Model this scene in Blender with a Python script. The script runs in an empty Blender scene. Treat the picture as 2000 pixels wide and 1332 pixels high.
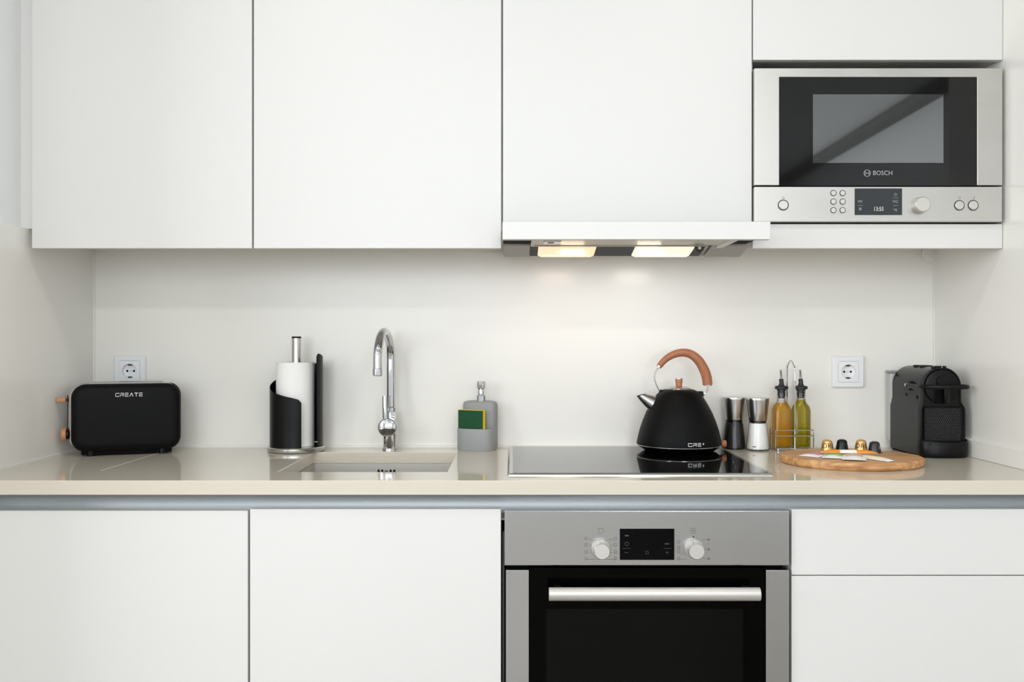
import bpy, bmesh, math, random
from mathutils import Vector, Matrix
random.seed(7)
SC = bpy.context.scene
C = SC.collection
PI = math.pi

# ------------------------------------------------------------------ camera
F, VX, VY = 1749.0, 1000.0, 672.0          # focal length and vanishing point, in pixels of the 2000 x 1332 frame
CT = 0.90                                  # worktop height
CH = 1.1857                                # camera height
BY = 2.48                                  # back wall distance
cam_d = bpy.data.cameras.new('camera')
cam = bpy.data.objects.new('camera', cam_d); C.objects.link(cam)
cam.location = (0, 0, CH); cam.rotation_euler = (PI/2, 0, 0)
cam_d.sensor_width = 36.0; cam_d.lens = F/2000*36.0
cam_d.shift_x = 0.0; cam_d.shift_y = 6/2000.0
cam_d.clip_start = 0.02
SC.camera = cam

# ------------------------------------------------------------------ world, daylight, exposure
def s2l(c):
    c = c/255.0
    return c/12.92 if c <= 0.04045 else ((c+0.055)/1.055)**2.4
def rgb(r, g, b): return (s2l(r), s2l(g), s2l(b), 1.0)

w = bpy.data.worlds.new('sky'); SC.world = w; w.use_nodes = True
bg = w.node_tree.nodes['Background']
bg.inputs['Color'].default_value = (0.80, 0.90, 1.0, 1); bg.inputs['Strength'].default_value = 1.2

def area(name, loc, rot, sx, sy, power, col, spread=180):
    d = bpy.data.lights.new(name, 'AREA'); d.shape = 'RECTANGLE'; d.size = sx; d.size_y = sy
    d.energy = power; d.color = col; d.spread = math.radians(spread)
    o = bpy.data.objects.new(name, d); C.objects.link(o); o.location = loc; o.rotation_euler = rot
    return o
# daylight coming in through the wide window behind the camera
area('window_daylight', (-0.3, -3.05, 1.72), (PI/2, 0, 0), 3.6, 1.45, 60, (0.92, 0.955, 1.0))
SC.view_settings.view_transform = 'Standard'
SC.view_settings.look = 'None'
SC.view_settings.gamma = 1.0
SC.view_settings.use_curve_mapping = False
SC.view_settings.exposure = 0.04
area('side_window_daylight', (-2.82, -0.55, 1.70), (PI/2, 0, -PI/2), 2.3, 1.4, 56, (0.93, 0.965, 1.0))

# ------------------------------------------------------------------ materials
def mat(name, col, rough=0.5, metal=0.0, spec=0.5, ior=1.5, trans=0.0, coat=0.0, coat_rough=0.05, var=0.03, vscale=12.0,
        stretch=(1, 1, 1), bump=0.0, bscale=60.0, rvar=0.0, emis=None, estr=0.0, alpha=1.0, col2=None, detail=3.0, aniso=0.0):
    m = bpy.data.materials.new(name); m.use_nodes = True
    nt = m.node_tree; p = nt.nodes['Principled BSDF']; L = nt.links
    p.inputs['Roughness'].default_value = rough; p.inputs['Metallic'].default_value = metal
    p.inputs['IOR'].default_value = ior; p.inputs['Specular IOR Level'].default_value = spec
    p.inputs['Transmission Weight'].default_value = trans
    p.inputs['Coat Weight'].default_value = coat; p.inputs['Coat Roughness'].default_value = coat_rough
    p.inputs['Alpha'].default_value = alpha
    if aniso: p.inputs['Anisotropic'].default_value = aniso
    tc = nt.nodes.new('ShaderNodeTexCoord'); mp = nt.nodes.new('ShaderNodeMapping')
    mp.inputs['Scale'].default_value = stretch
    L.new(tc.outputs['Object'], mp.inputs['Vector'])
    nz = nt.nodes.new('ShaderNodeTexNoise'); nz.inputs['Scale'].default_value = vscale; nz.inputs['Detail'].default_value = detail
    L.new(mp.outputs['Vector'], nz.inputs['Vector'])
    cr = nt.nodes.new('ShaderNodeMix'); cr.data_type = 'RGBA'
    a = [max(0, c*(1-var)) for c in col[:3]]+[1]; b = [min(1, c*(1+var)) for c in col[:3]]+[1]
    if col2: a = col; b = col2
    cr.inputs[6].default_value = a; cr.inputs[7].default_value = b
    L.new(nz.outputs['Fac'], cr.inputs[0]); L.new(cr.outputs[2], p.inputs['Base Color'])
    if rvar:
        mr = nt.nodes.new('ShaderNodeMapRange'); mr.inputs['To Min'].default_value = max(0, rough-rvar); mr.inputs['To Max'].default_value = rough+rvar
        mr.inputs['From Min'].default_value = 0.3; mr.inputs['From Max'].default_value = 0.7
        L.new(nz.outputs['Fac'], mr.inputs['Value']); L.new(mr.outputs['Result'], p.inputs['Roughness'])
    if bump:
        n2 = nt.nodes.new('ShaderNodeTexNoise'); n2.inputs['Scale'].default_value = bscale; n2.inputs['Detail'].default_value = 4
        L.new(mp.outputs['Vector'], n2.inputs['Vector'])
        bn = nt.nodes.new('ShaderNodeBump'); bn.inputs['Strength'].default_value = bump; bn.inputs['Distance'].default_value = 0.002
        L.new(n2.outputs['Fac'], bn.inputs['Height']); L.new(bn.outputs['Normal'], p.inputs['Normal'])
    if emis:
        p.inputs['Emission Color'].default_value = emis; p.inputs['Emission Strength'].default_value = estr
    return m

def thin_glass(name, tint, refl=0.9, cloud=None, cf=0.3):
    m = bpy.data.materials.new(name); m.use_nodes = True
    nt = m.node_tree; nt.nodes.remove(nt.nodes['Principled BSDF'])
    out = nt.nodes['Material Output']; t = nt.nodes.new('ShaderNodeBsdfTransparent'); g = nt.nodes.new('ShaderNodeBsdfGlossy')
    t.inputs['Color'].default_value = tint; g.inputs['Roughness'].default_value = 0.02
    fr = nt.nodes.new('ShaderNodeFresnel'); fr.inputs['IOR'].default_value = 1.5
    mu = nt.nodes.new('ShaderNodeMath'); mu.operation = 'MULTIPLY'; mu.inputs[1].default_value = refl
    mx = nt.nodes.new('ShaderNodeMixShader')
    nt.links.new(fr.outputs[0], mu.inputs[0]); nt.links.new(mu.outputs[0], mx.inputs[0])
    base = t
    if cloud:                                  # a little scattering inside, as oil has
        tr = nt.nodes.new('ShaderNodeBsdfTranslucent'); df = nt.nodes.new('ShaderNodeBsdfDiffuse'); m1 = nt.nodes.new('ShaderNodeMixShader'); base = nt.nodes.new('ShaderNodeMixShader')
        tr.inputs['Color'].default_value = cloud; df.inputs['Color'].default_value = cloud; base.inputs[0].default_value = cf
        nt.links.new(tr.outputs[0], m1.inputs[1]); nt.links.new(df.outputs[0], m1.inputs[2]); nt.links.new(t.outputs[0], base.inputs[1]); nt.links.new(m1.outputs[0], base.inputs[2])
    nt.links.new(base.outputs[0], mx.inputs[1]); nt.links.new(g.outputs[0], mx.inputs[2]); nt.links.new(mx.outputs[0], out.inputs[0])
    return m

def wood(name, c1, c2, rough=0.45, scale=6.0, stretch=(1, 8, 8)):
    m = mat(name, c1, rough, col2=c2, vscale=scale, stretch=stretch, detail=6, bump=0.15, bscale=30)
    return m

M = {}
M['door'] = mat('white_matt_lacquer', rgb(220, 219, 216), 0.42, var=0.004, vscale=3)
M['carcass'] = mat('white_melamine', rgb(222, 221, 216), 0.5, var=0.01)
M['paint'] = mat('white_wall_paint', rgb(236, 238, 238), 0.8, var=0.01, vscale=4, bump=0.05, bscale=200)
M['stone'] = mat('cream_polished_stone', rgb(240, 238, 232), 0.22, var=0.004, vscale=2.5)
M['top'] = mat('cream_quartz', rgb(210, 202, 187), 0.07, var=0.006, vscale=5, ior=1.5)
M['joint'] = mat('pale_joint', rgb(238, 232, 220), 0.2, var=0.01)
M['silicone'] = mat('white_silicone', rgb(236, 235, 228), 0.45, var=0.02)
M['alu'] = mat('matt_aluminium', rgb(168, 173, 176), 0.38, metal=0.5, var=0.02, stretch=(1, 30, 30), vscale=3)
M['steel'] = mat('brushed_steel', rgb(186, 187, 188), 0.24, metal=1.0, var=0.02, stretch=(0.8, 1, 120), vscale=5, aniso=0.3)
M['steel_micro'] = mat('brushed_steel_pale', rgb(196, 194, 190), 0.36, metal=1.0, var=0.035, stretch=(2, 1, 4), vscale=4, rvar=0.04, detail=6)
M['steel_sink'] = mat('satin_sink_steel', rgb(200, 196, 190), 0.4, metal=0.6, var=0.06, stretch=(1, 1, 20), vscale=6)
M['steel_plain'] = mat('satin_steel', rgb(200, 198, 194), 0.24, metal=1.0, var=0.03, stretch=(20, 20, 1), vscale=4)
M['chrome'] = mat('chrome', rgb(200, 201, 203), 0.05, metal=1.0, var=0.01)
M['chrome_soft'] = mat('soft_chrome', rgb(205, 204, 202), 0.16, metal=1.0, var=0.02)
M['knob'] = mat('silver_knob', rgb(203, 200, 194), 0.4, metal=0.6, var=0.03)
M['black_matt'] = mat('black_matt_coating', rgb(10, 10, 11), 0.5, spec=0.12, var=0.06, bump=0.03, bscale=400)
M['black_gloss'] = mat('black_gloss_plastic', rgb(7, 7, 8), 0.12, spec=0.3, var=0.05)
M['black_satin'] = mat('black_satin_plastic', rgb(11, 11, 12), 0.34, spec=0.2, var=0.05)
M['grey_shell'] = mat('charcoal_shell', rgb(15, 15, 14), 0.24, spec=0.2, var=0.05)
M['black_void'] = mat('black_recess', rgb(5, 5, 6), 0.7, spec=0.1, var=0.05)
M['dark_gap'] = mat('dark_grey_recess', rgb(52, 52, 52), 0.6, var=0.05)
M['glass_black'] = mat('black_glass', rgb(3, 3, 3), 0.04, var=0.02, spec=0.05)
M['hob_glass'] = mat('black_ceramic_glass', rgb(8, 8, 9), 0.05, var=0.02, ior=1.6)
M['micro_glass'] = mat('dark_mirror_glass', rgb(14, 14, 15), 0.05, var=0.02, spec=0.4)
M['micro_window'] = mat('tinted_window_glass', rgb(34, 38, 39), 0.025, var=0.02, ior=2.5, spec=0.5)
M['oven_window'] = mat('oven_window_glass', rgb(7, 7, 6), 0.06, spec=0.1, var=0.2, stretch=(0.2, 1, 60), vscale=2)
M['display'] = mat('display_glass', rgb(32, 36, 40), 0.12, var=0.03)
M['display_black'] = mat('display_black_glass', rgb(5, 5, 6), 0.1, spec=0.1, var=0.03)
M['print_pale'] = mat('pale_print', rgb(150, 156, 158), 0.5, var=0.02)
M['print_led'] = mat('led_digits', rgb(215, 215, 205), 0.5, var=0.02, emis=rgb(225, 222, 210), estr=0.1)
M['print_dim'] = mat('dim_print', rgb(58, 58, 60), 0.5, var=0.02)
M['print_grey'] = mat('grey_print', rgb(110, 110, 108), 0.5, var=0.02)
M['print_white'] = mat('white_print', rgb(225, 225, 225), 0.4, var=0.02)
M['print_black'] = mat('black_print', rgb(24, 18, 12), 0.5, var=0.02)
M['logo'] = mat('logo_silver', rgb(165, 167, 168), 0.4, var=0.02)
M['plastic_white'] = mat('white_socket_plastic', rgb(240, 241, 243), 0.22, var=0.01)
M['wood_red'] = wood('reddish_wood', rgb(150, 92, 62), rgb(182, 120, 84), 0.5, 7, (14, 14, 3))
M['wood_pale'] = wood('orange_beech', rgb(180, 118, 74), rgb(206, 146, 98), 0.5, 8, (3, 14, 14))
M['paper'] = mat('white_kitchen_paper', rgb(244, 243, 240), 0.9, var=0.01, bump=0.5, bscale=260)
M['grey_matt'] = mat('grey_matt_ceramic', rgb(150, 152, 152), 0.55, var=0.02)
M['scrub'] = mat('green_scourer', rgb(24, 78, 46), 0.9, var=0.35, vscale=300, bump=0.8, bscale=500)
M['sponge'] = mat('yellow_sponge', rgb(255, 212, 44), 0.9, var=0.08, vscale=200, bump=0.5, bscale=300)
M['pepper'] = mat('black_peppercorns', rgb(34, 31, 30), 0.5, var=0.7, vscale=260, bump=0.8, bscale=260)
M['salt'] = mat('white_salt', rgb(250, 249, 246), 0.7, var=0.02, vscale=300, bump=0.3, bscale=400)
M['glass'] = thin_glass('clear_glass', (0.992, 0.995, 0.992, 1), .7)
M['oil_amber'] = thin_glass('amber_oil', (1.0, 0.83, 0.12, 1), .4, (1.0, .56, .03, 1), .32)
M['oil_olive'] = thin_glass('olive_oil', (0.86, 0.79, 0.06, 1), .4, (.50, .44, .02, 1), .25)
M['stopper'] = mat('black_rubber', rgb(28, 28, 32), 0.45, var=0.05)
M['gold'] = mat('gold_foil', rgb(222, 178, 116), 0.32, metal=0.7, var=0.05)
M['caps_black'] = mat('black_foil', rgb(30, 30, 32), 0.25, metal=0.6, var=0.05)
M['caps_dark'] = mat('dark_silver_foil', rgb(58, 58, 62), 0.3, metal=0.7, var=0.08)
M['orange'] = mat('orange_paper', rgb(244, 146, 34), 0.5, var=0.12, vscale=260)
M['white_paper'] = mat('white_paper', rgb(244, 240, 236), 0.55, var=0.02)
M['pink'] = mat('pink_print', rgb(214, 130, 158), 0.5, var=0.15, vscale=90)
M['green'] = mat('green_print', rgb(160, 196, 76), 0.5, var=0.15, vscale=90)
M['tan'] = mat('tan_print', rgb(222, 178, 150), 0.5, var=0.15, vscale=90)
M['cream_print'] = mat('cream_print', rgb(236, 218, 180), 0.5, var=0.08, vscale=90)
M['tank'] = mat('milky_tank_plastic', rgb(214, 214, 210), 0.25, trans=0.3, var=0.02)
M['mesh_grey'] = mat('grille_plastic', rgb(44, 44, 45), 0.4, spec=0.4, var=0.05)
M['lamp_warm'] = mat('warm_lamp_cover', rgb(250, 225, 200), 0.3, emis=(1.0, 0.58, 0.34, 1), estr=0.8)
M['lamp_white'] = mat('white_lamp_cover', rgb(250, 240, 220), 0.3, emis=(1.0, 0.86, 0.66, 1), estr=0.7)
M['bulb_warm'] = mat('warm_bulb', rgb(255, 240, 220), 0.3, emis=(1.0, 0.80, 0.62, 1), estr=7.0)
M['bulb_white'] = mat('white_bulb', rgb(255, 250, 235), 0.3, emis=(1.0, 0.93, 0.80, 1), estr=7.0)
M['hood_metal'] = mat('grey_hood_metal', rgb(150, 146, 140), 0.4, metal=0.5, var=0.03)
M['hood_filter'] = mat('filter_metal', rgb(176, 168, 156), 0.35, metal=0.85, var=0.08, stretch=(1, 40, 1), vscale=10)
M['floor'] = mat('pale_oak_floor', rgb(158, 150, 140), 0.4, col2=rgb(140, 130, 118), vscale=3, stretch=(1, 12, 1), detail=6)
M['beam'] = mat('dark_oak_beam', rgb(112, 108, 104), 0.6, var=0.2, stretch=(6, 1, 6), vscale=6)
M['downlight'] = mat('downlight_diffuser', rgb(255, 250, 240), 0.4, emis=(1.0, 0.96, 0.90, 1), estr=6.0)

# board: planks of slightly different tones
def board_mat():
    m = bpy.data.materials.new('bamboo_board'); m.use_nodes = True
    nt = m.node_tree; p = nt.nodes['Principled BSDF']; L = nt.links; p.inputs['Roughness'].default_value = 0.5
    tc = nt.nodes.new('ShaderNodeTexCoord'); mp = nt.nodes.new('ShaderNodeMapping'); mp.inputs['Scale'].default_value = (5, 40, 40)
    nz = nt.nodes.new('ShaderNodeTexNoise'); nz.inputs['Scale'].default_value = 2.2; nz.inputs['Detail'].default_value = 6
    r = nt.nodes.new('ShaderNodeValToRGB'); r.color_ramp.elements[0].position = 0.32; r.color_ramp.elements[1].position = 0.66
    r.color_ramp.elements[0].color = rgb(164, 112, 66); r.color_ramp.elements[1].color = rgb(216, 168, 114)
    L.new(tc.outputs['Object'], mp.inputs[0]); L.new(mp.outputs[0], nz.inputs['Vector']); L.new(nz.outputs['Fac'], r.inputs[0]); L.new(r.outputs[0], p.inputs['Base Color'])
    return m
M['board'] = board_mat()

# ------------------------------------------------------------------ mesh helpers
class MB:
    def __init__(s): s.v = []; s.f = []
    def add(s, vs, fs):
        o = len(s.v); s.v += [tuple(q) for q in vs]; s.f += [tuple(i+o for i in f) for f in fs]; return s
    def box(s, x0, x1, y0, y1, z0, z1):
        return s.add([(x0,y0,z0),(x1,y0,z0),(x1,y1,z0),(x0,y1,z0),(x0,y0,z1),(x1,y0,z1),(x1,y1,z1),(x0,y1,z1)],
                     [(0,3,2,1),(4,5,6,7),(0,1,5,4),(1,2,6,5),(2,3,7,6),(3,0,4,7)])
    def loft(s, rings, cap0=True, cap1=True, closed=True):
        n = len(rings[0]); vs = [q for r in rings for q in r]; fs = []
        for k in range(len(rings)-1):
            for i in range(n if closed else n-1):
                j = (i+1) % n
                fs.append((k*n+i, k*n+j, (k+1)*n+j, (k+1)*n+i))
        if cap0: fs.append(tuple(range(n-1, -1, -1)))
        if cap1: fs.append(tuple((len(rings)-1)*n+i for i in range(n)))
        return s.add(vs, fs)
    def prism_y(s, poly, y0, y1):                      # poly of (x, z)
        return s.loft([[(x, y0, z) for x, z in poly], [(x, y1, z) for x, z in poly]])
    def prism_z(s, poly, z0, z1):
        return s.loft([[(x, y, z0) for x, y in poly], [(x, y, z1) for x, y in poly]])
    def prism_x(s, poly, x0, x1):                      # poly of (y, z)
        return s.loft([[(x0, y, z) for y, z in poly], [(x1, y, z) for y, z in poly]])
    def lathe(s, prof, c=(0, 0, 0), n=32, axis='z', cap=True):
        rings = []
        for r, h in prof:
            ring = []
            for i in range(n):
                a = 2*PI*i/n; u, v = r*math.cos(a), r*math.sin(a)
                ring.append({'z': (c[0]+u, c[1]+v, c[2]+h), 'y': (c[0]+u, c[1]+h, c[2]-v), 'x': (c[0]+h, c[1]+u, c[2]+v)}[axis])
            rings.append(ring)
        return s.loft(rings, cap, cap)
    def cyl(s, r, h0, h1, c=(0, 0, 0), n=24, axis='z'): return s.lathe([(r, h0), (r, h1)], c, n, axis)
    def tube(s, pts, rad, n=12, cap=True, closed=False, flat=1.0):
        P = [Vector(p) for p in pts]; m = len(P)
        if not hasattr(rad, '__len__'): rad = [rad]*m
        T = []
        for i in range(m):
            if closed: t = P[(i+1) % m]-P[(i-1) % m]
            else: t = P[min(i+1, m-1)]-P[max(i-1, 0)]
            T.append(t.normalized())
        ref = Vector((0, 0, 1)) if abs(T[0].z) < 0.9 else Vector((0, 1, 0))
        u = T[0].cross(ref).normalized(); rings = []
        for i in range(m):
            u = (u-T[i]*u.dot(T[i])).normalized(); v = T[i].cross(u)
            rings.append([tuple(P[i]+(u*math.cos(2*PI*k/n)+v*math.sin(2*PI*k/n)*flat)*rad[i]) for k in range(n)])
        if closed: rings.append(rings[0]); return s.loft(rings, False, False)
        return s.loft(rings, cap, cap)
    def build(s, name, m, parent=None, smooth=False, bevel=0.0, seg=2, angle=35):
        me = bpy.data.meshes.new(name); me.from_pydata(s.v, [], s.f); me.update()
        bm = bmesh.new(); bm.from_mesh(me); bmesh.ops.recalc_face_normals(bm, faces=bm.faces); bm.to_mesh(me); bm.free()
        me.materials.append(M[m] if isinstance(m, str) else m)
        o = bpy.data.objects.new(name, me); C.objects.link(o)
        if parent: o.parent = parent
        if bevel:
            b = o.modifiers.new('edge', 'BEVEL'); b.width = bevel; b.segments = seg; b.limit_method = 'ANGLE'; b.angle_limit = math.radians(40)
        if smooth:
            me.polygons.foreach_set('use_smooth', [True]*len(me.polygons))
            es = me.attributes.get('sharp_edge') or me.attributes.new('sharp_edge', 'BOOLEAN', 'EDGE')
            bm = bmesh.new(); bm.from_mesh(me); th = math.radians(angle)
            for e in bm.edges:
                if len(e.link_faces) == 2 and e.calc_face_angle(0) > th: e.smooth = False
            bm.to_mesh(me); bm.free()
        return o

def thing(name, label, cat, loc=(0, 0, 0), rz=0.0, group=None):
    o = bpy.data.objects.new(name, None); C.objects.link(o); o.location = loc; o.rotation_euler = (0, 0, rz)
    o.empty_display_size = 0.05
    o['label'] = label; o['category'] = cat
    if group: o['group'] = group
    return o
def tag(o, label, cat, group=None):
    o['label'] = label; o['category'] = cat
    if group: o['group'] = group
    return o
def struct(o): o['kind'] = 'structure'; return o

def X(px, Y): return (px-VX)/F*Y
def Z(py, Y): return CH+(VY-py)/F*Y
def frontbox(px0, px1, py0, py1, Y, d, mb=None):       # a box whose front face at distance Y covers the pixel rectangle
    return (mb or MB()).box(X(px0, Y), X(px1, Y), Y, Y+d, Z(py1, Y), Z(py0, Y))

def rr(x0, x1, z0, z1, r, n=6):
    pts = []
    for cx, cz, a0 in ((x1-r, z0+r, -PI/2), (x1-r, z1-r, 0), (x0+r, z1-r, PI/2), (x0+r, z0+r, PI)):
        for i in range(n+1):
            a = a0+PI/2*i/n; pts.append((cx+r*math.cos(a), cz+r*math.sin(a)))
    return pts
def arc(cx, cy, r, a0, a1, n): return [(cx+r*math.cos(a0+(a1-a0)*i/n), cy+r*math.sin(a0+(a1-a0)*i/n)) for i in range(n+1)]

def smoothpath(pts, n=6):                              # Catmull-Rom through the points
    P = [Vector(p) for p in pts]; out = []
    for i in range(len(P)-1):
        p0 = P[max(i-1, 0)]; p1 = P[i]; p2 = P[i+1]; p3 = P[min(i+2, len(P)-1)]
        for k in range(n):
            t = k/n
            out.append(0.5*((2*p1)+(-p0+p2)*t+(2*p0-5*p1+4*p2-p3)*t*t+(-p0+3*p1-3*p2+p3)*t**3))
    out.append(P[-1]); return out
def lerpseq(vals, m): 
    k = len(vals)-1; out = []
    for i in range(m):
        t = i/(m-1)*k; a = min(int(t), k-1); out.append(vals[a]+(vals[a+1]-vals[a])*(t-a))
    return out

def text_tris(s, size, spacing=1.0):                   # flat triangles of a word, centred on 0,0
    cu = bpy.data.curves.new('t', 'FONT'); cu.body = s; cu.size = size; cu.align_x = 'CENTER'; cu.align_y = 'CENTER'
    cu.space_character = spacing; cu.resolution_u = 3
    o = bpy.data.objects.new('t', cu); C.objects.link(o)
    me = bpy.data.meshes.new_from_object(o)
    v = [tuple(q.co) for q in me.vertices]; f = [tuple(p.vertices) for p in me.polygons]
    bpy.data.objects.remove(o); bpy.data.curves.remove(cu); bpy.data.meshes.remove(me)
    return v, f
def flat_text(s, size, cx, y, cz, m, parent, name='lettering', spacing=1.0, xs=1.0, mb=None):   # facing -Y
    v, f = text_tris(s, size, spacing)
    q = (mb or MB()).add([(cx+a*xs, y, cz+b) for a, b, _ in v], f)
    return q if mb else q.build(name, m, parent)

# wide square-shouldered capitals used on the kettle and the toaster (unit height, quads)
def wide_word(word):
    G = {'C': [[(.12,0),(1.4,0),(1.4,.15),(.12,.15)], [(0,.1),(.17,.1),(.17,.9),(0,.9)], [(.12,.85),(1.4,.85),(1.4,1),(.12,1)], [(1.3,.68),(1.47,.68),(1.47,.9),(1.3,.9)], [(1.3,.1),(1.47,.1),(1.47,.32),(1.3,.32)]],
         'R': [[(0,0),(.17,0),(.17,.5),(0,.5)], [(0,.85),(1.3,.85),(1.3,1),(0,1)], [(1.2,.5),(1.37,.5),(1.37,.93),(1.2,.93)], [(0,.4),(1.3,.4),(1.3,.55),(0,.55)], [(.8,.4),(.98,.4),(1.3,.0),(1.1,.0)]],
         'E': [[(0,0),(1.35,0),(1.35,.16),(0,.16)], [(0,.42),(1.35,.42),(1.35,.58),(0,.58)], [(0,.84),(1.35,.84),(1.35,1),(0,1)], [(0,0),(.16,0),(.16,.58),(0,.58)]],
         'A': [[(0,0),(.26,0),(.88,1),(.62,1)], [(1.24,0),(1.5,0),(.88,1),(.62,1)]],
         'T': [[(0,.8),(1.4,.8),(1.4,1),(0,1)], [(.58,0),(.82,0),(.82,.9),(.58,.9)]]}
    out = []; x = 0
    for ch in word:
        for q in G[ch]: out.append([(x+a, b) for a, b in q])
        x += max(a for q in G[ch] for a, b in q)+.38
    return [[(a-(x-.38)/2, b-.5) for a, b in q] for q in out], x-.38

# ------------------------------------------------------------------ the room
LX, RX = -817/F*BY, 825/F*BY               # faces of the cream side walls
LP = -1.176                                # painted wall above the cladding on the left
YU, YB = 2.133, 1.895                      # front planes of the wall cabinets and of the base units
CEIL = 2.56
wb = struct(MB().box(-1.4, 1.4, BY, BY+0.12, 0, CEIL).build('wall_back', 'stone'))
wl = struct(MB().box(LP-0.12, LP, 1.5, BY, 0, CEIL).build('wall_left', 'paint'))
MB().box(LP, LX, 1.5, BY, 0, 1.462).build('stone_cladding', 'stone', wl)
wr = struct(MB().box(RX, RX+0.12, 1.84, BY, 0, CEIL).build('wall_right', 'stone'))
struct(MB().box(-2.9, 2.4, -3.3, BY+.12, -0.1, 0).build('floor', 'floor'))
struct(MB().box(-2.9, 2.4, -3.3, BY+.12, CEIL, CEIL+0.1).build('ceiling', 'paint'))
struct(MB().box(-2.9, LP-0.12, 1.5, 1.62, 0, CEIL).build('wall_return_left', 'paint'))
struct(MB().box(RX+0.12, 2.4, 1.84, 1.96, 0, CEIL).build('wall_return_right', 'paint'))
q = MB(); q.box(-3.0, -2.9, -3.3, -1.8, 0, CEIL); q.box(-3.0, -2.9, .7, 1.62, 0, CEIL); q.box(-3.0, -2.9, -1.8, .7, 0, .95); q.box(-3.0, -2.9, -1.8, .7, 2.45, CEIL)
struct(q.build('wall_room_left', 'paint'))
wn2 = struct(bpy.data.objects.new('window_2', None)); C.objects.link(wn2)
fr2 = MB()
for a in (-1.8, -.58, .64): fr2.box(-2.98, -2.92, a, a+.06, .95, 2.45)
fr2.box(-2.98, -2.92, -1.8, .7, .95, 1.01); fr2.box(-2.98, -2.92, -1.8, .7, 2.39, 2.45)
fr2.build('window_frame', 'paint', wn2)
for a in (-1.74, -.52): MB().box(-2.955, -2.949, a, a+1.16, 1.01, 2.39).build('pane', 'glass', wn2)
struct(MB().box(2.3, 2.4, -3.3, 1.96, 0, CEIL).build('wall_room_right', 'paint'))
q = MB(); q.box(-2.9, -2.2, -3.3, -3.18, 0, CEIL); q.box(1.6, 2.3, -3.3, -3.18, 0, CEIL); q.box(-2.2, 1.6, -3.3, -3.18, 2.5, CEIL); q.box(-2.2, 1.6, -3.3, -3.18, 0, 0.95)
struct(q.build('wall_rear', 'paint'))
wn = struct(bpy.data.objects.new('window_1', None)); C.objects.link(wn)
fr = MB()
for a in (-2.2, -0.95, 0.3, 1.54): fr.box(a, a+0.06, -3.26, -3.2, 0.95, 2.5)
fr.box(-2.2, 1.6, -3.26, -3.2, 0.95, 1.01); fr.box(-2.2, 1.6, -3.26, -3.2, 2.44, 2.5)
fr.build('window_frame', 'paint', wn)
for a in (-2.14, -0.89, 0.36): MB().box(a, a+1.18, -3.235, -3.229, 1.01, 2.44).build('pane', 'glass', wn)
struct(MB().box(2.2, 2.3, -3.18, 1.84, CEIL-0.05, CEIL).build('trim_1', 'beam'))
# silicone bead in the corners
q = MB(); q.box(LX, LX+0.004, BY-0.004, BY, CT, 1.46); q.box(RX-0.004, RX, BY-0.004, BY, CT, 1.46)
q.box(LX, RX, BY-0.005, BY, CT, CT+0.006); q.box(LX, LX+0.005, 1.88, BY, CT, CT+0.006)
struct(q.build('trim_2', 'silicone'))
# low stone upstand along the right wall
struct(MB().box(RX-0.012, RX, 1.88, BY-0.004, CT, CT+0.046).build('trim_3', 'stone', bevel=0.002))
q = MB(); q.lathe([(0.0, 0), (.022, .0005), (.0245, .003), (.022, .006), (0, .0065)], (RX-.012, BY-0.007, Z(495, BY)), 20, 'y', cap=False)
tag(q.build('sealant_cover', 'stone', smooth=True), 'small round cream cover plate in the top right corner of the back wall', 'cover plate')

# ------------------------------------------------------------------ downlights in the ceiling (light the upper fronts and the worktop)
for i, (x, y, which) in enumerate(((-0.62, 1.15, 'left'), (0.62, 1.15, 'right'), (-0.9, -0.9, 'left'), (0.9, -0.9, 'right'))):
    t = thing('downlight', f'round recessed ceiling downlight, {which} one of the pair {"in front of the cabinets" if y > 0 else "over the room"}', 'ceiling light', (x, y, CEIL), 0, 'recessed ceiling downlights')
    MB().lathe([(.095, -.004), (.11, -.006), (.115, 0), (.095, 0)], n=32, cap=False).build('rim', 'plastic_white', t, smooth=True)
    MB().cyl(.095, -.003, -.001).build('diffuser', 'downlight', t)
    d = bpy.data.lights.new('downlight_glow', 'AREA'); d.shape = 'DISK'; d.size = 0.3; d.energy = 3 if y > 0 else 15; d.color = (1.0, 0.98, 0.95)
    o = bpy.data.objects.new('downlight_glow', d); C.objects.link(o); o.location = (0, 0, -0.012); o.parent = t

# ------------------------------------------------------------------ wall cabinets
TOP = 2.40
def wall_cab(px0, px1, py_bot, label, dx0=0, dx1=0):
    x0, x1 = X(px0, YU), X(px1, YU); zb = Z(py_bot, YU)
    t = thing('wall_cabinet', label, 'cabinet', ((x0+x1)/2, YU, zb), 0, 'handleless wall cabinets')
    h = (x1-x0)/2
    MB().box(-h, h, 0, 0.019, 0, TOP-zb).build('door', 'door', t, bevel=0.0012)
    MB().box(-h-0.002, h+0.002, 0.021, BY-YU-0.001, 1.458-zb, TOP-zb).build('carcass', 'carcass', t)
    return t
wall_cab(62, 492, 485, 'plain white handleless wall cabinet at the far left, above the toaster')
wall_cab(495.5, 979, 485, 'plain white handleless wall cabinet above the sink tap')
wall_cab(982.5, 1468.5, 433, 'plain white wall cabinet with the extractor hood below its door')
t = thing('microwave_cabinet', 'white wall cabinet framing the built-in microwave, with a plain flap above it', 'cabinet', (X(1715, YU), YU, Z(485, YU)))
ox, oz = X(1715, YU), Z(485, YU)
MB().box(X(1471, YU)-ox, X(1958.5, YU)-ox, 0, .019, Z(117, YU)-oz, TOP-oz).build('flap_door', 'door', t, bevel=.0012)
MB().box(X(1470, YU)-ox, X(1958, YU)-ox, 0, .019, 0, Z(437.5, YU)-oz).build('bottom_panel', 'door', t, bevel=.0012)
MB().box(X(1471, YU)-ox, X(1958, YU)-ox, .021, BY-YU-.001, Z(112, YU)-oz, TOP-oz).build('carcass', 'carcass', t)
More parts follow.
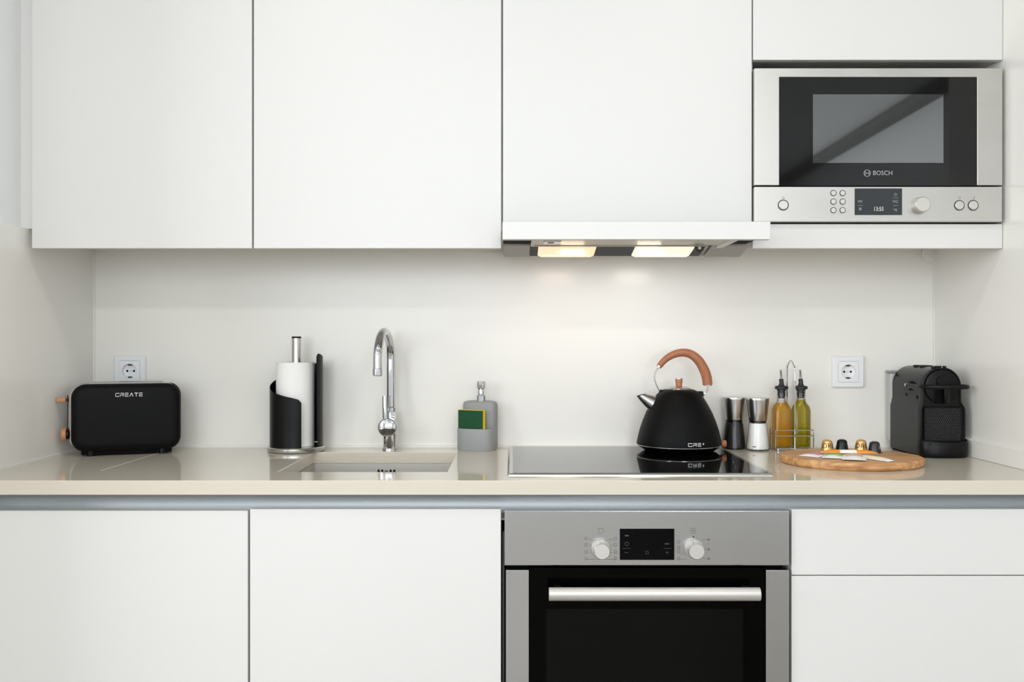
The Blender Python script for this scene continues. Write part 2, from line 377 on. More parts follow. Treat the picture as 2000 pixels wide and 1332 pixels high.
MB().box(X(1472, YU)-ox, X(1958, YU)-ox, .021, BY-YU-.001, 1.458-oz, Z(441, YU)-oz).build('shelf', 'carcass', t)
MB().box(X(1470.5, YU)-ox, X(1473, YU)-ox+.004, .03, BY-YU-.001, Z(441, YU)-oz, Z(112, YU)-oz).build('side_panel', 'carcass', t)
struct(MB().box(LP, X(61, YU)-.001, YU+.012, YU+.03, 1.462, TOP).build('trim_4', 'door'))

# ------------------------------------------------------------------ extractor hood (pulled out)
YH = 1.991
t = thing('extractor_hood', 'white-fronted pull-out extractor hood with two lit lamps underneath', 'extractor hood', (0, 0, 0))
zb, zt = Z(467.5, YH), Z(432.5, YH)
MB().box(X(981.5, YH), X(1505, YH), YH, YH+.022, zb, zt).build('front_panel', 'door', t, bevel=.0012)
hx0, hx1 = X(983, YU), X(1468, YU)
# pull-out tray with filter
q = MB(); q.box(X(1041, YU), X(1409, YU), YH+.024, 2.135, 1.4215, 1.430); q.build('grease_filter', 'hood_filter', t)
q = MB(); q.prism_y([(X(1408, YU)-.004, 1.4185), (X(1408, YU)+.012, 1.4185), (X(1408, YU)+.014, 1.428), (X(1408, YU)-.004, 1.436)], YH+.024, 2.235)
q.build('rail', 'silicone', t, bevel=.001)
q = MB(); q.box(X(1041, YU)-.006, X(1041, YU)+.004, YH+.024, 2.14, 1.419, 1.436); q.build('rail', 'hood_filter', t, bevel=.001)
q = MB(); q.prism_z(rr(X(1062, 2.06), X(1096, 2.06), 2.045, 2.10, .008), 1.4195, 1.4225); q.build('filter_latch', 'steel_plain', t)
q = MB(); q.box(X(1070, 2.06), X(1082, 2.06), 2.06, 2.075, 1.4190, 1.4197); q.build('latch_slot', 'black_void', t)
# black side openings above the plates
q = MB(); q.box(hx0, X(1040, YU)-.006, YH+.03, 2.150, 1.4265, 1.452); q.build('side_recess', 'black_void', t)
q = MB(); q.box(X(1408, YU)+.014, X(1462, YU), YH+.03, 2.150, 1.4265, 1.452); q.build('side_recess', 'black_void', t)
# fixed body: sloping underside
def slope(x0, x1, ya, za, yb, zb2, th=.01):
    return MB().loft([[(x0, ya, za), (x0, yb, zb2), (x0, yb, zb2+th), (x0, ya, za+th)], [(x1, ya, za), (x1, yb, zb2), (x1, yb, zb2+th), (x1, ya, za+th)]])
slope(hx0, X(1035, 2.15), 2.15, 1.4225, 2.245, 1.4040).build('side_plate', 'hood_metal', t, bevel=.001)
slope(X(1381, 2.15)+.012, hx1, 2.15, 1.4225, 2.245, 1.4040).build('side_plate', 'hood_metal', t, bevel=.001)
slope(X(1036, 2.15), X(1381, 2.15), 2.142, 1.4262, 2.245, 1.4065).build('lamp_panel', 'dark_gap', t)
MB().box(X(1036, 2.15), X(1381, 2.15), 2.141, 2.147, 1.419, 1.432).build('lip', 'hood_filter', t, bevel=.0008)
MB().box(hx0, hx1, 2.155, 2.47, 1.430, 1.457).build('motor_housing', 'hood_metal', t)
def lamp(px0, px1, cover, bulb, hot, col, pw):
    YL = 2.19
    x0, x1 = X(px0, YL), X(px1, YL)
    n = 10; rings = []
    prof = [(2.150, 1.4215), (2.160, 1.4165), (2.20, 1.4085), (2.235, 1.4025), (2.240, 1.408), (2.150, 1.4255)]
    MB().loft([[(x, y, z) for y, z in [(a, b+(.004 if x in (x0, x1) else 0)) for a, b in prof]] for x in (x0, x0+.008, x1-.008, x1)]).build('lamp_cover', cover, t, bevel=.0012)
    MB().tube([(X(hot, YL)-.028, 2.194, 1.4075), (X(hot, YL)+.028, 2.194, 1.4075)], [.0065, .0065], 10, flat=.5).build('bulb', bulb, t, smooth=True)
    d = bpy.data.lights.new('hood_lamp_glow', 'AREA'); d.shape = 'RECTANGLE'; d.size = .10; d.size_y = .05; d.energy = pw; d.color = col
    o = bpy.data.objects.new('hood_lamp_glow', d); C.objects.link(o); o.location = ((x0+x1)/2, 2.20, 1.398); o.rotation_euler = (math.radians(32), 0, 0); o.parent = t
lamp(1051, 1163, 'lamp_warm', 'bulb_warm', 1118, (1.0, .74, .55), 0.19)
lamp(1238, 1353, 'lamp_white', 'bulb_white', 1268, (1.0, .93, .83), 0.23)
q = MB().cyl(.011, 2.150, 2.158, (X(1366, 2.15), 0, 1.4165), 20, 'y'); q.build('screw_boss', 'dark_gap', t, bevel=.001)
q = MB().cyl(.004, 2.147, 2.151, (X(1366, 2.15), 0, 1.4165), 14, 'y'); q.build('screw', 'steel_plain', t)

# ------------------------------------------------------------------ microwave
YM = 2.118
t = thing('microwave', 'built-in stainless steel microwave with black glass door and BOSCH lettering', 'microwave', (X(1716, YM), YM, Z(433, YM)))
ox, oz = X(1716, YM), Z(433, YM)
def mx(p): return X(p, YM)-ox
def mz(p): return Z(p, YM)-oz
def mfront(px0, px1, py0, py1, y0, y1, q=None): return (q or MB()).box(mx(px0), mx(px1), y0, y1, mz(py1), mz(py0))
mfront(1482, 1950, 126, 436, .04, .33).build('body', 'dark_gap', t)
# door frame: U of steel around the glass
q = MB(); o_ = [(1473.5, 362), (1473.5, 133), (1958, 133), (1958, 362), (1908.5, 362), (1908.5, 150.5), (1522, 150.5), (1522, 362)]
q.prism_y([(mx(a), mz(b)) for a, b in o_], 0, .032)
q.build('door_frame', 'steel_micro', t, bevel=.0012)
mfront(1522, 1908.5, 150.5, 362.5, .0015, .03).build('door_glass', 'micro_glass', t)
mfront(1588, 1843, 184, 318, .0009, .01).build('door_window', 'micro_window', t)
mfront(1473.5, 1958, 364.5, 433, .001, .032).build('control_panel', 'steel_micro', t, bevel=.0012)
def ring(px, py, r, parent, name='button', m='knob', y=0.001, dep=.003, halo=True):
    k = YM/F
    if halo:
        MB().lathe([(r*k, y-.0006), (r*1.18*k, y-.0006), (r*1.18*k, y+.002), (r*k, y+.002)], (mx(px), 0, mz(py)), 24, 'y', cap=False).build('button_ring', 'dark_gap', parent)
    return MB().lathe([(0.0001, y-dep), (r*.86*k, y-dep), (r*.97*k, y-dep+.001), (r*.97*k, y+.004)], (mx(px), 0, mz(py)), 24, 'y').build(name, m, parent, smooth=True)
ring(1530, 400.5, 9.2, t); ring(1874, 401, 8.8, t); ring(1901, 401, 9, t)
for a in (1628, 1646):
    for b in (377, 393.7, 410.5): ring(a, b, 5.2, t, dep=.0018)
mfront(1669.5, 1762, 368, 420, .0002, .01).build('display', 'display', t)
k = YM/F
q = MB().lathe([(.0001, -.021), (13.2*k, -.021), (15*k, -.0185), (16*k, -.004), (16.6*k, .0005)], (mx(1795.5), 0, mz(401.5)), 32, 'y'); q.build('dial', 'knob', t, smooth=True)
q = MB()
flat_text('BOSCH', .0152, mx(1724.5), .0012, mz(338), None, None, mb=q, xs=.95)
lc = (mx(1694), .0012, mz(338))
q.lathe([(6.8*k, -.0001), (5.9*k, -.0001)], lc, 28, 'y', cap=False)
q.add([(lc[0]+a*k, lc[1]-.0001, lc[2]+b*k) for a, b in ((-4.4, -4), (-3.4, -4), (-3.4, 4), (-4.4, 4), (3.4, -4), (4.4, -4), (4.4, 4), (3.4, 4), (-3.4, -.5), (3.4, -.5), (3.4, .5), (-3.4, .5))], [(0, 1, 2, 3), (4, 5, 6, 7), (8, 9, 10, 11)])
q.build('lettering', 'logo', t)
q = MB(); flat_text('13:55', .0140, mx(1716), .0000, mz(408.5), None, None, mb=q, xs=.80); q.build('clock_digits', 'print_led', t)
q = MB()
for s_, a, b in (('PM', 1680, 394), ('▦', 1680, 408), ('MG', 1749, 394), ('kg', 1749, 409)):
    if s_ == '▦':
        for ii in (-2.2, .4):
            for jj in (-2.4, .4): q.add([(mx(a)+(ii+u)*k, 0, mz(b)+(jj+v)*k) for u, v in ((0, 0), (2, 0), (2, 2), (0, 2))], [(0, 1, 2, 3)])
    else: flat_text(s_, .0085, mx(a), 0, mz(b), None, None, mb=q)
for a, b in ((1680, 401.5), (1749, 386.5), (1749, 401.5)): q.add([(mx(a)+u*k, 0, mz(b)+v*k) for u, v in ((-5, -.3), (5, -.3), (5, .3), (-5, .3))], [(0, 1, 2, 3)])
q.lathe([(2.6*k, 0), (1.9*k, 0)], (mx(1749), 0, mz(380)), 14, 'y', cap=False)
q.build('display_symbols', 'print_pale', t)['kind'] = 'stuff'
q = MB()
q.lathe([(2.6*k, .0008), (1.9*k, .0008)], (mx(1530), 0, mz(386)), 14, 'y', cap=False)
q.lathe([(2.6*k, .0008), (1.9*k, .0008)], (mx(1874), 0, mz(386)), 14, 'y', cap=False)
for u0, u1 in (((-1.2, -3), (1.4, .6)), ((-1.4, -.6), (1.2, 3))):
    q.add([(mx(1903)+a*k, .0008, mz(386)+b*k) for a, b in (u0, (u0[0]+.8, u0[1]), u1, (u1[0]-.8, u1[1]))], [(0, 1, 2, 3)])
q.build('printed_symbols', 'print_grey', t)['kind'] = 'stuff'

# ------------------------------------------------------------------ worktop, sink
hx0, hx1, hy0, hy1 = X(613, 2.37), X(893, 2.37), 2.0, 2.37
YC = 1.875; ZB = CT-.030
wx0, wx1 = LX, RX
q = MB()
o4 = [(wx0, YC), (wx1, YC), (wx1, BY), (wx0, BY)]; i4 = [(hx0, hy0), (hx1, hy0), (hx1, hy1), (hx0, hy1)]
vs = [(x, y, CT) for x, y in o4]+[(x, y, CT) for x, y in i4]+[(x, y, ZB) for x, y in o4]+[(x, y, ZB) for x, y in i4]
fs = []
for i in range(4):
    j = (i+1) % 4
    fs += [(i, j, 4+j, 4+i), (8+j, 8+i, 12+i, 12+j), (i, 8+i, 8+j, j), (4+j, 12+j, 12+i, 4+i)]
q.add(vs, fs)
wt = tag(q.build('worktop', 'top', bevel=.0018, seg=3), 'long cream polished stone worktop with sink cut-out, running wall to wall', 'worktop')
q = MB(); q.box(X(200, 2.031), X(200, 2.031)+.003, 2.02, 2.352, CT-.002, CT+.0003); q.build('joint', 'joint', wt)

t = thing('kitchen_sink', 'undermounted stainless steel sink set below the worktop cut-out', 'sink', ((hx0+hx1)/2, (hy0+hy1)/2, ZB-.18))
cx, cy = (hx0+hx1)/2, (hy0+hy1)/2; a, b = (hx1-hx0)/2, (hy1-hy0)/2; zf = ZB-(ZB-.18)
def rring(a, b, r, z): return [(x, y, z) for x, y in rr(-a, a, -b, b, r, 6)]
q = MB(); q.loft([rring(a+.02, b+.02, .03, zf-.0005), rring(a+.001, b+.001, .012, zf-.0005), rring(a+.001, b+.001, .012, .02), rring(a-.012, b-.012, .02, .004), rring(.03, .03, .028, 0)], False, True)
q.build('basin', 'steel_sink', t, smooth=True)
for i, p in enumerate((739.5, 746.5, 763, 770)):
    q = MB(); q.prism_y(rr(X(p, hy1)-.0027-cx, X(p, hy1)+.0027-cx, Z(928, hy1)-(ZB-.18), Z(917, hy1)-(ZB-.18), .0026, 4), b-.001, b+.0004); q.build('overflow_slot', 'black_void', t)
q = MB().cyl(.0055, b-.0015, b+.0003, (X(755, hy1)-cx, 0, Z(922, hy1)-(ZB-.18)), 16, 'y'); q.build('overflow_screw', 'chrome', t)
q = MB().lathe([(.001, .003), (.03, .004), (.04, .002), (.045, .0005)], (0, 0, 0), 28); q.build('drain', 'chrome_soft', t, smooth=True)

# ------------------------------------------------------------------ base units
YG = 1.938
prof = [(YG-.004, ZB-.001), (YG, ZB-.006), (YG+.004, ZB-.018), (YG+.003, .835), (YG-.004, .820), (YG-.016, .812), (YG-.016, .808), (YG+.012, .808), (YG+.012, ZB-.001)]
tag(MB().prism_x(prof, LX, RX).build('handle_channel', 'alu', smooth=True), 'long grey recessed aluminium grip channel under the worktop edge', 'grip channel')
def base_door(name, label, px0, px1, py_top, zb=.10, parts=None, group='handleless white base units'):
    x0, x1 = max(X(px0, YB), LX+.002), min(X(px1, YB), RX-.002)
    t = thing(name, label, 'cabinet', ((x0+x1)/2, YB, 0), 0, group); h = (x1-x0)/2
    if parts is None:
        MB().box(-h, h, 0, .019, zb, Z(py_top, YB)).build('door', 'door', t, bevel=.0012)
    else:
        for pa, pb in parts: MB().box(-h, h, 0, .019, Z(pb, YB) if pb else zb, Z(pa, YB)).build('drawer_front', 'door', t, bevel=.0012)
    return t, h
for args in (('base_cabinet', 'wide white handleless base cabinet at the left end under the toaster', -100, 484, 997.5), ('base_cabinet', 'white handleless base cabinet under the sink, left of the oven', 488, 978.5, 994.5)):
    t, h = base_door(*args)
    q = MB(); q.box(-h, -h+.016, .021, .55, .10, .805); q.box(h-.016, h, .021, .55, .10, .805); q.box(-h, h, .021, .55, .10, .116); q.box(-h, h, .535, .55, .10, .805)
    q.build('carcass', 'carcass', t)
t, h = base_door('drawer_unit', 'white handleless base unit with two drawer fronts, right of the oven', 1546, 2200, None, .10, [(994.5, 1123), (1125, None)])
q = MB(); q.box(-h, -h+.016, .021, .55, .10, .805); q.box(h-.016, h, .021, .55, .10, .805); q.box(-h, h, .021, .55, .10, .116); q.box(-h, h, .535, .55, .10, .805); q.build('carcass', 'carcass', t)
struct(MB().box(LX, RX, YB+.06, YB+.075, 0, .095).build('baseboard_1', 'carcass'))

# ------------------------------------------------------------------ oven
YO = 1.885
t = thing('oven', 'built-in stainless steel oven with black glass door and silver handle', 'oven', (X(1264, YO), YO, .14))
ox, oz = X(1264, YO), .14; ko = YO/F
def mx(p): return X(p, YO)-ox
def mz(p): return Z(p, YO)-oz
OB = 1500
mfront(990, 1538, 1042, OB, .035, .50).build('body', 'black_void', t)
mfront(985.5, 1541.5, 998, 1104.5, 0, .03).build('control_panel', 'steel', t, bevel=.0012)
mfront(988, 1033, 1113.5, OB, 0, .02).build('door_side_strip', 'steel', t, bevel=.001)
mfront(1496, 1541.5, 1113.5, OB, 0, .02).build('door_side_strip', 'steel', t, bevel=.001)
mfront(1033.3, 1495.7, 1110, OB, .003, .03).build('door_glass', 'glass_black', t)
mfront(1067, 1452, 1190, OB-60, .0026, .01).build('door_window', 'oven_window', t)
q = MB(); q.prism_x([(-.042+.012*math.cos(a)*1.0, mz(1149.5)+.0138*math.sin(a)) for a in [2*PI*i/20 for i in range(20)]], mx(1070.5), mx(1473.5))
q.build('handle', 'knob', t, smooth=True, bevel=.0008)
for p in (1088, 1455):
    MB().box(mx(p)-.008, mx(p)+.008, -.036, .004, mz(1149.5)-.006, mz(1149.5)+.006).build('handle_post', 'black_satin', t, bevel=.001)
for p, py in ((1173.5, 1073), (1355.5, 1073)):
    kn = MB().lathe([(.0001, -.006), (17.3*ko, -.006), (18.3*ko, -.004), (18.8*ko, 0)], (mx(p), 0, mz(1071.5)), 32, 'y').build('knob_collar', 'knob', t, smooth=True)
    MB().lathe([(.0001, -.030), (14.2*ko, -.030), (15.8*ko, -.027), (16.2*ko, -.006)], (mx(p), 0, mz(1071.5)), 32, 'y').build('knob', 'knob', t, smooth=True)
mfront(1210.5, 1317, 1032.5, 1093.5, -.0006, .01).build('display', 'display_black', t)
q = MB()
def dash(px0, px1, py, wd=.7, y=-.0009): q.add([(mx(px0), y, mz(py)-wd*ko/2), (mx(px1), y, mz(py)-wd*ko/2), (mx(px1), y, mz(py)+wd*ko/2), (mx(px0), y, mz(py)+wd*ko/2)], [(0, 1, 2, 3)])
def sq(px, py, s_, y=-.0009, wd=.7):
    dash(px-s_, px+s_, py-s_, wd, y); dash(px-s_, px+s_, py+s_, wd, y)
    for sx in (-1, 1): q.add([(mx(px+sx*s_)-wd*ko/2, y, mz(py+s_)), (mx(px+sx*s_)+wd*ko/2, y, mz(py+s_)), (mx(px+sx*s_)+wd*ko/2, y, mz(py-s_)), (mx(px+sx*s_)-wd*ko/2, y, mz(py-s_))], [(0, 1, 2, 3)])
dash(1216, 1232, 1071); dash(1296, 1312, 1071); dash(1220, 1227, 1079, 1.0); dash(1300, 1306, 1079, 1.0); dash(1302.6, 1303.6, 1079, 6); sq(1263.5, 1079, 2.6)
q.lathe([(4*ko, -.0009), (3*ko, -.0009)], (mx(1224), 0, mz(1062)), 14, 'y', cap=False)
dash(1220, 1228, 1046, 3); dash(1298, 1307, 1062, 2.2)
q.build('display_symbols', 'print_dim', t)['kind'] = 'stuff'
q = MB()
Y0 = -.0004
sq(1173.5, 1036.5, 4.5, Y0, .8); sq(1354, 1036.5, 4.8, Y0, .8); dash(1350, 1358, 1036.5, .8, Y0); dash(1353.6, 1354.4, 1036.5, 8, Y0)
for px, side in ((1145, -1), (1202, 1)):
    for py in (1052, 1064, 1078, 1091): sq(px, py, 2.4, Y0, 1.0); dash(px+5 if side < 0 else px-12, px+12 if side < 0 else px-5, py+1, .5, Y0)
dash(1150, 1164, 1055, .6, Y0); dash(1183, 1197, 1055, .6, Y0); dash(1145, 1204, 1092.5, .6, Y0)
for py in (1058, 1069, 1077, 1091): sq(1325, py, 2.4, Y0, 1.0)
dash(1328, 1338, 1081, .5, Y0); dash(1328, 1342, 1092, .5, Y0)
for py in (1054, 1073, 1091): dash(1372, 1380, py, .6, Y0); sq(1384, py, 1.6, Y0, 1.4)
q.build('printed_symbols', 'print_grey', t)['kind'] = 'stuff'
q = MB(); q.cyl(1.3*ko, -.0005, 0, (mx(1354), 0, mz(1048.5)), 12, 'y'); q.build('index_dot', 'black_void', t)
MB().box(X(981, YO)-ox, X(985, YO)-ox, .02, .5, 0, mz(1042)).build('side_seal', 'dark_gap', t)

# ------------------------------------------------------------------ hob
HY0, HY1 = 1.944, 2.462; HX0, HX1 = X(991, HY0), X(1513, HY0)
t = thing('induction_hob', 'black glass induction hob with a thin steel rim set into the worktop', 'hob', ((HX0+HX1)/2, (HY0+HY1)/2, CT))
a, b = (HX1-HX0)/2, (HY1-HY0)/2
q = MB(); q.loft([rring(a, b, .006, 0), rring(a, b, .006, .002), rring(a-.004, b-.004, .004, .005), rring(a-.012, b-.006, .004, .005)], True, True); q.build('steel_rim', 'steel_plain', t)
q = MB(); q.loft([rring(a-.012, b-.005, .004, .0045), rring(a-.012, b-.005, .004, .0054)], False, True); q.build('glass_top', 'hob_glass', t)

# ------------------------------------------------------------------ wall sockets
def socket(px, py, label):
    t = thing('wall_socket', label, 'socket', (X(px, BY), BY, Z(py, BY)), 0, 'white wall sockets')
    h = .0440
    q = MB(); q.loft([[(x, y, z) for x, z in rr(-e, e, -e, e, .004, 4)] for e, y in ((h, 0), (h, -.006), (h-.003, -.0095), (.0290, -.0095), (.0290, -.001))], False, False); q.build('frame', 'plastic_white', t, bevel=.0005)
    n = 32; rings = []
    def sqr(e, y):
        out = []
        for i in range(n):
            an = 2*PI*i/n; c_, s_ = math.cos(an), math.sin(an); m_ = e/max(abs(c_), abs(s_)); out.append((c_*m_, y, s_*m_))
        return out
    def cr_(r, y): return [(r*math.cos(2*PI*i/n), y, r*math.sin(2*PI*i/n)) for i in range(n)]
    q = MB(); q.loft([sqr(.0285, -.001), sqr(.0285, -.0100), sqr(.0282, -.0103), cr_(.0205, -.0106), cr_(.0198, -.0100), cr_(.0190, -.0012)], False, True)
    q.build('insert', 'plastic_white', t, smooth=True)
    for sx in (-1, 1): MB().cyl(.0030, -.0016, -.0008, (sx*.0092, 0, 0), 14, 'y').build('pin_hole', 'black_void', t)
    for sz in (-1, 1): MB().box(-.005, .005, -.0070, -.0010, sz*.0170-.0018, sz*.0170+.0018).build('earth_clip', 'dark_gap', t)
    MB().cyl(.0024, -.0030, -.0008, (0, 0, 0), 12, 'y').build('centre_screw', 'steel_plain', t)
socket(255.5, 724.5, 'white wall socket on the left, just above the black toaster')
socket(1655, 726, 'white wall socket on the right, between oil bottles and coffee machine')

# ------------------------------------------------------------------ toaster
th = math.radians(20); L_ = .2603
t = thing('toaster', 'black and silver toaster with wooden lever and knob, standing in the left corner', 'toaster',
          (-1.110+L_/2*math.cos(th), 2.25+L_/2*math.sin(th), CT), th)
hl = L_/2; z0, z1 = .012, .1835
def panel(y_edge, y_face, name):
    s_ = 1 if y_face > y_edge else -1; dy = abs(y_face-y_edge)
    rings = []
    for ins, fr_ in ((0, 0), (.000, .35), (.002, .62), (.006, .84), (.012, .96), (.020, 1.0)):
        rings.append([(x, y_edge+s_*dy*fr_, z) for x, z in rr(-hl+ins, hl-ins, z0+ins, z1-ins, max(.034-ins*.7, .008), 8)])
    return MB().loft(rings, True, True).build(name, 'black_matt', t, smooth=True, angle=50)
panel(.024, 0.0, 'front_panel'); panel(.080, .102, 'back_panel')
MB().loft([[(x, y, z) for x, z in rr(-hl-ex, hl-.006, z0+.002, z1+ez, .036, 8)] for ex, ez, y in ((.002, -.001, .022), (.008, .002, .028), (.0095, .003, .05), (.008, .002, .074), (.002, -.001, .082))]).build('chassis', 'chrome_soft', t, smooth=True, angle=50)
for y in (.036, .060): MB().box(-.085, .085, y-.007, y+.007, z1+.0022, z1+.0036).build('bread_slot', 'black_void', t)
MB().box(-.088, .088, .0265, .0275, z1+.001, z1+.0042).build('slot_rim', 'hood_metal', t, bevel=.0004)
MB().prism_x(rr(.028, .042, .138, .150, .003, 3), -hl-.034, -hl-.014).build('lever', 'wood_pale', t, smooth=True)
MB().box(-hl-.0145, -hl-.007, .031, .039, .141, .147).build('lever_stem', 'black_satin', t)
MB().box(-hl-.0103, -hl-.008, .033, .037, .06, .155).build('lever_track', 'black_void', t)
MB().lathe([(.0145, -hl-.024), (.016, -hl-.022), (.016, -hl-.013), (.013, -hl-.0125)], (0, .034, .056), 24, 'x').build('browning_knob', 'wood_pale', t, smooth=True)
MB().cyl(.0125, -hl-.013, -hl-.007, (0, .034, .056), 20, 'x').build('knob_collar', 'black_satin', t)
for x in (-.085, .085):
    for y in (.02, .082): MB().cyl(.009, 0, .018, (x, y, 0), 16).build('foot', 'black_satin', t)
MB().prism_z(rr(-.108, .108, .016, .090, .012, 4), .004, .014).build('crumb_tray', 'black_void', t)
quads, ww = wide_word('CREATE'); sc = .0640/ww
q = MB()
for qd in quads: q.add([(.006+x*sc, -.0004, .156+z*.0094) for x, z in qd], [(0, 1, 2, 3)])
q.build('lettering', 'print_white', t)

# ------------------------------------------------------------------ kitchen paper holder
t = thing('paper_towel_holder', 'black and steel kitchen roll holder with a spiral-cut sleeve', 'paper holder', (X(579, 2.40), 2.40, CT))
MB().lathe([(.070, 0), (.0755, .002), (.0765, .005), (.0765, .011), (.0745, .0135), (.07, .014), (.0001, .014)], n=48).build('base', 'steel_plain', t, smooth=True)
MB().lathe([(.0122, .014), (.0122, .302), (.0118, .3035)], n=24).build('pole', 'steel_plain', t, smooth=True)
MB().lathe([(.0128, .3015), (.0128, .305), (.012, .306), (.0001, .306)], n=24).build('pole_cap', 'black_satin', t, smooth=True)
# sleeve: starts in front just right of centre, runs round the left and the back, ends at the front right
n = 72; a0, a1 = math.radians(24), math.radians(63-360); Rr, th_ = .0695, .0022
def sl_h(f):                                   # height over the base, fraction of the way round
    pts = [(0, .118), (.02, .127), (.06, .131), (.2, .143), (.31, .158), (.45, .178), (.60, .200), (.75, .220), (.88, .237), (.95, .245), (.985, .247), (1, .240)]
    for (p, h), (p2, h2) in zip(pts, pts[1:]):
        if f <= p2: return h+(h2-h)*(f-p)/(p2-p)
    return pts[-1][1]
rings = []
fr_list = sorted(set([i/n for i in range(n+1)]+[.004, .008, .012, .016, .99, .995]))
for f in fr_list:
    an = a0+(a1-a0)*f; sx, cy_ = math.sin(an), -math.cos(an); h = sl_h(f)
    rings.append([(sx*(Rr-th_), cy_*(Rr-th_), .014), (sx*Rr, cy_*Rr, .014), (sx*Rr, cy_*Rr, .014+h-.001), (sx*(Rr-th_/2), cy_*(Rr-th_/2), .014+h), (sx*(Rr-th_), cy_*(Rr-th_), .014+h-.001)])
MB().loft(rings).build('sleeve', 'black_satin', t, smooth=True)
MB().box(X(622, 2.38)-X(579, 2.40)-.004, X(622, 2.38)-X(579, 2.40)+.004, -.0475, -.0465, .028, .030).build('emblem', 'logo', t)
t2 = thing('kitchen_roll', 'white roll of kitchen paper standing on the holder', 'paper roll', (X(577.0, 2.40), 2.40, CT+.0145))
MB().lathe([(.0185, .0), (.0495, .0), (.0505, .003), (.0505, .219), (.049, .2225), (.0185, .2225)], n=48, cap=False).build('paper', 'paper', t2, smooth=True)
MB().lathe([(.0175, 0.0), (.0185, 0.0), (.0185, .2215), (.0175, .2215)], n=24, cap=False).build('cardboard_core', 'board', t2)
MB().loft([[(.0507*math.sin(a)*1.0, -.0507*math.cos(a), z) for z in (.002, .220)] for a in (.95, 1.0, 1.04)], False, False, closed=False).build('loose_edge', 'paper', t2)

# ------------------------------------------------------------------ tap
TY = 2.432; TX = X(761.5, TY)
t = thing('mixer_tap', 'chrome kitchen mixer tap with a swan-neck spout behind the sink', 'tap', (TX, TY, CT))
kt = TY/F
def tz(py, Y=TY): return Z(py, Y)-CT
MB().lathe([(.021, 0), (.021, .004), (.0185, .006), (.0185, tz(838)), (.0185, tz(806)), (.0175, tz(803))], n=32).build('body', 'chrome', t, smooth=True)
MB().lathe([(.0135, tz(806)), (.0135, tz(796)), (.0115, tz(794))], (.0025, 0, 0), 24).build('spout_collar', 'chrome', t, smooth=True)
pts = [(.0025, 0, tz(800)), (.0025, 0, tz(760)), (.0025, 0, tz(715)), (.0025, 0, tz(696))]
R_ = .105; ztop0 = tz(696)
for i in range(1, 13):
    a = PI*i/12; pts.append((.0025-.004*i/12, -R_+R_*math.cos(a), ztop0+R_*.62*math.sin(a)))
zend = Z(730, TY-2*R_)-CT
pts.append((-.0015, -2*R_-.001, zend))
sp = smoothpath(pts, 3)
MB().tube(sp, .0112, 20).build('spout', 'chrome', t, smooth=True)
MB().lathe([(.0122, zend-.004), (.0122, zend+.012), (.0113, zend+.013)], (-.0015, -2*R_-.001, 0), 24).build('aerator', 'chrome', t, smooth=True)
MB().cyl(.009, zend-.0055, zend-.0035, (-.0015, -2*R_-.001, 0), 20).build('nozzle', 'dark_gap', t)
hz = tz(835.5, TY-.06)
MB().lathe([(.0165, -.012), (.0165, -.022)], (.000, 0, hz), 28, 'y').build('cartridge_neck', 'chrome', t, smooth=True)
MB().lathe([(.0001, -.060), (.0215, -.0595), (.0245, -.057), (.0250, -.050), (.0250, -.024), (.0235, -.022)], (.0005, 0, hz), 36, 'y').build('handle_knob', 'chrome', t, smooth=True, angle=60)
MB().tube([(-.006, -.040, hz+.020), (-.0075, -.040, hz+.05), (-.0085, -.038, hz+.083)], [.0075, .0072, .0066], 14).build('lever', 'chrome', t, smooth=True)
MB().box(-.0025, .0185, -.018, .008, tz(823), tz(802)).build('side_block', 'chrome', t, bevel=.003)

# ------------------------------------------------------------------ soap dispenser with sponge
DY = 2.425; rz = -math.radians(19)
t = thing('soap_dispenser', 'grey soap dispenser with chrome pump and a sponge pocket in front', 'soap dispenser', (X(932.5, DY), DY, CT), rz)
def sup(a, b, z, n=48, e=3.2, cx=0, cy=0, sc=1.0):
    out = []
    for i in range(n):
        an = 2*PI*i/n; c_, s_ = math.cos(an), math.sin(an)
        out.append((cx+sc*a*math.copysign(abs(c_)**(2/e), c_), cy+sc*b*math.copysign(abs(s_)**(2/e), s_), z))
    return out
q = MB(); q.loft([sup(.0478, .0225, z, sc=s_, cy=.0165, cx=.002) for z, s_ in ((.004, .97), (.006, 1), (.118, 1.0), (.1235, .985), (.1275, .94), (.1300, .84), (.1315, .6))]); q.build('bottle', 'grey_matt', t, smooth=True)
P_ = dict(e=3.0, cy=-.001)
q = MB(); q.loft([sup(.0505, .039, 0, **P_), sup(.0520, .0405, .003, **P_), sup(.0525, .041, .056, **P_), sup(.0515, .040, .0590, **P_), sup(.0480, .0365, .0590, **P_), sup(.0470, .0355, .056, **P_), sup(.0470, .0355, .014, **P_)], True, True); q.build('pocket', 'grey_matt', t, smooth=True)
MB().lathe([(.0125, .130), (.0125, .146), (.0115, .147), (.0085, .148), (.0085, .156), (.0078, .163), (.0115, .167), (.0118, .181), (.0105, .1845), (.0001, .185)], (.006, .012, 0), 24).build('pump', 'chrome', t, smooth=True)
MB().tube([(.006, .012, .177), (.015, -.012, .177), (.018, -.022, .172)], [.006, .0052, .0045], 12).build('nozzle', 'chrome', t, smooth=True)
rs = -math.radians(26)
sp_ = thing('sponge', 'green and yellow scouring sponge standing in the grey soap dispenser', 'sponge', (X(932.5, DY)-.0150, DY-.018, CT+.0145), rs)
MB().box(-.037, .037, -.0088, -.0040, 0, .0935).build('scourer', 'scrub', sp_, bevel=.0012)
MB().box(-.037, .037, -.0040, .0092, 0, .0945).build('foam', 'sponge', sp_, bevel=.001)

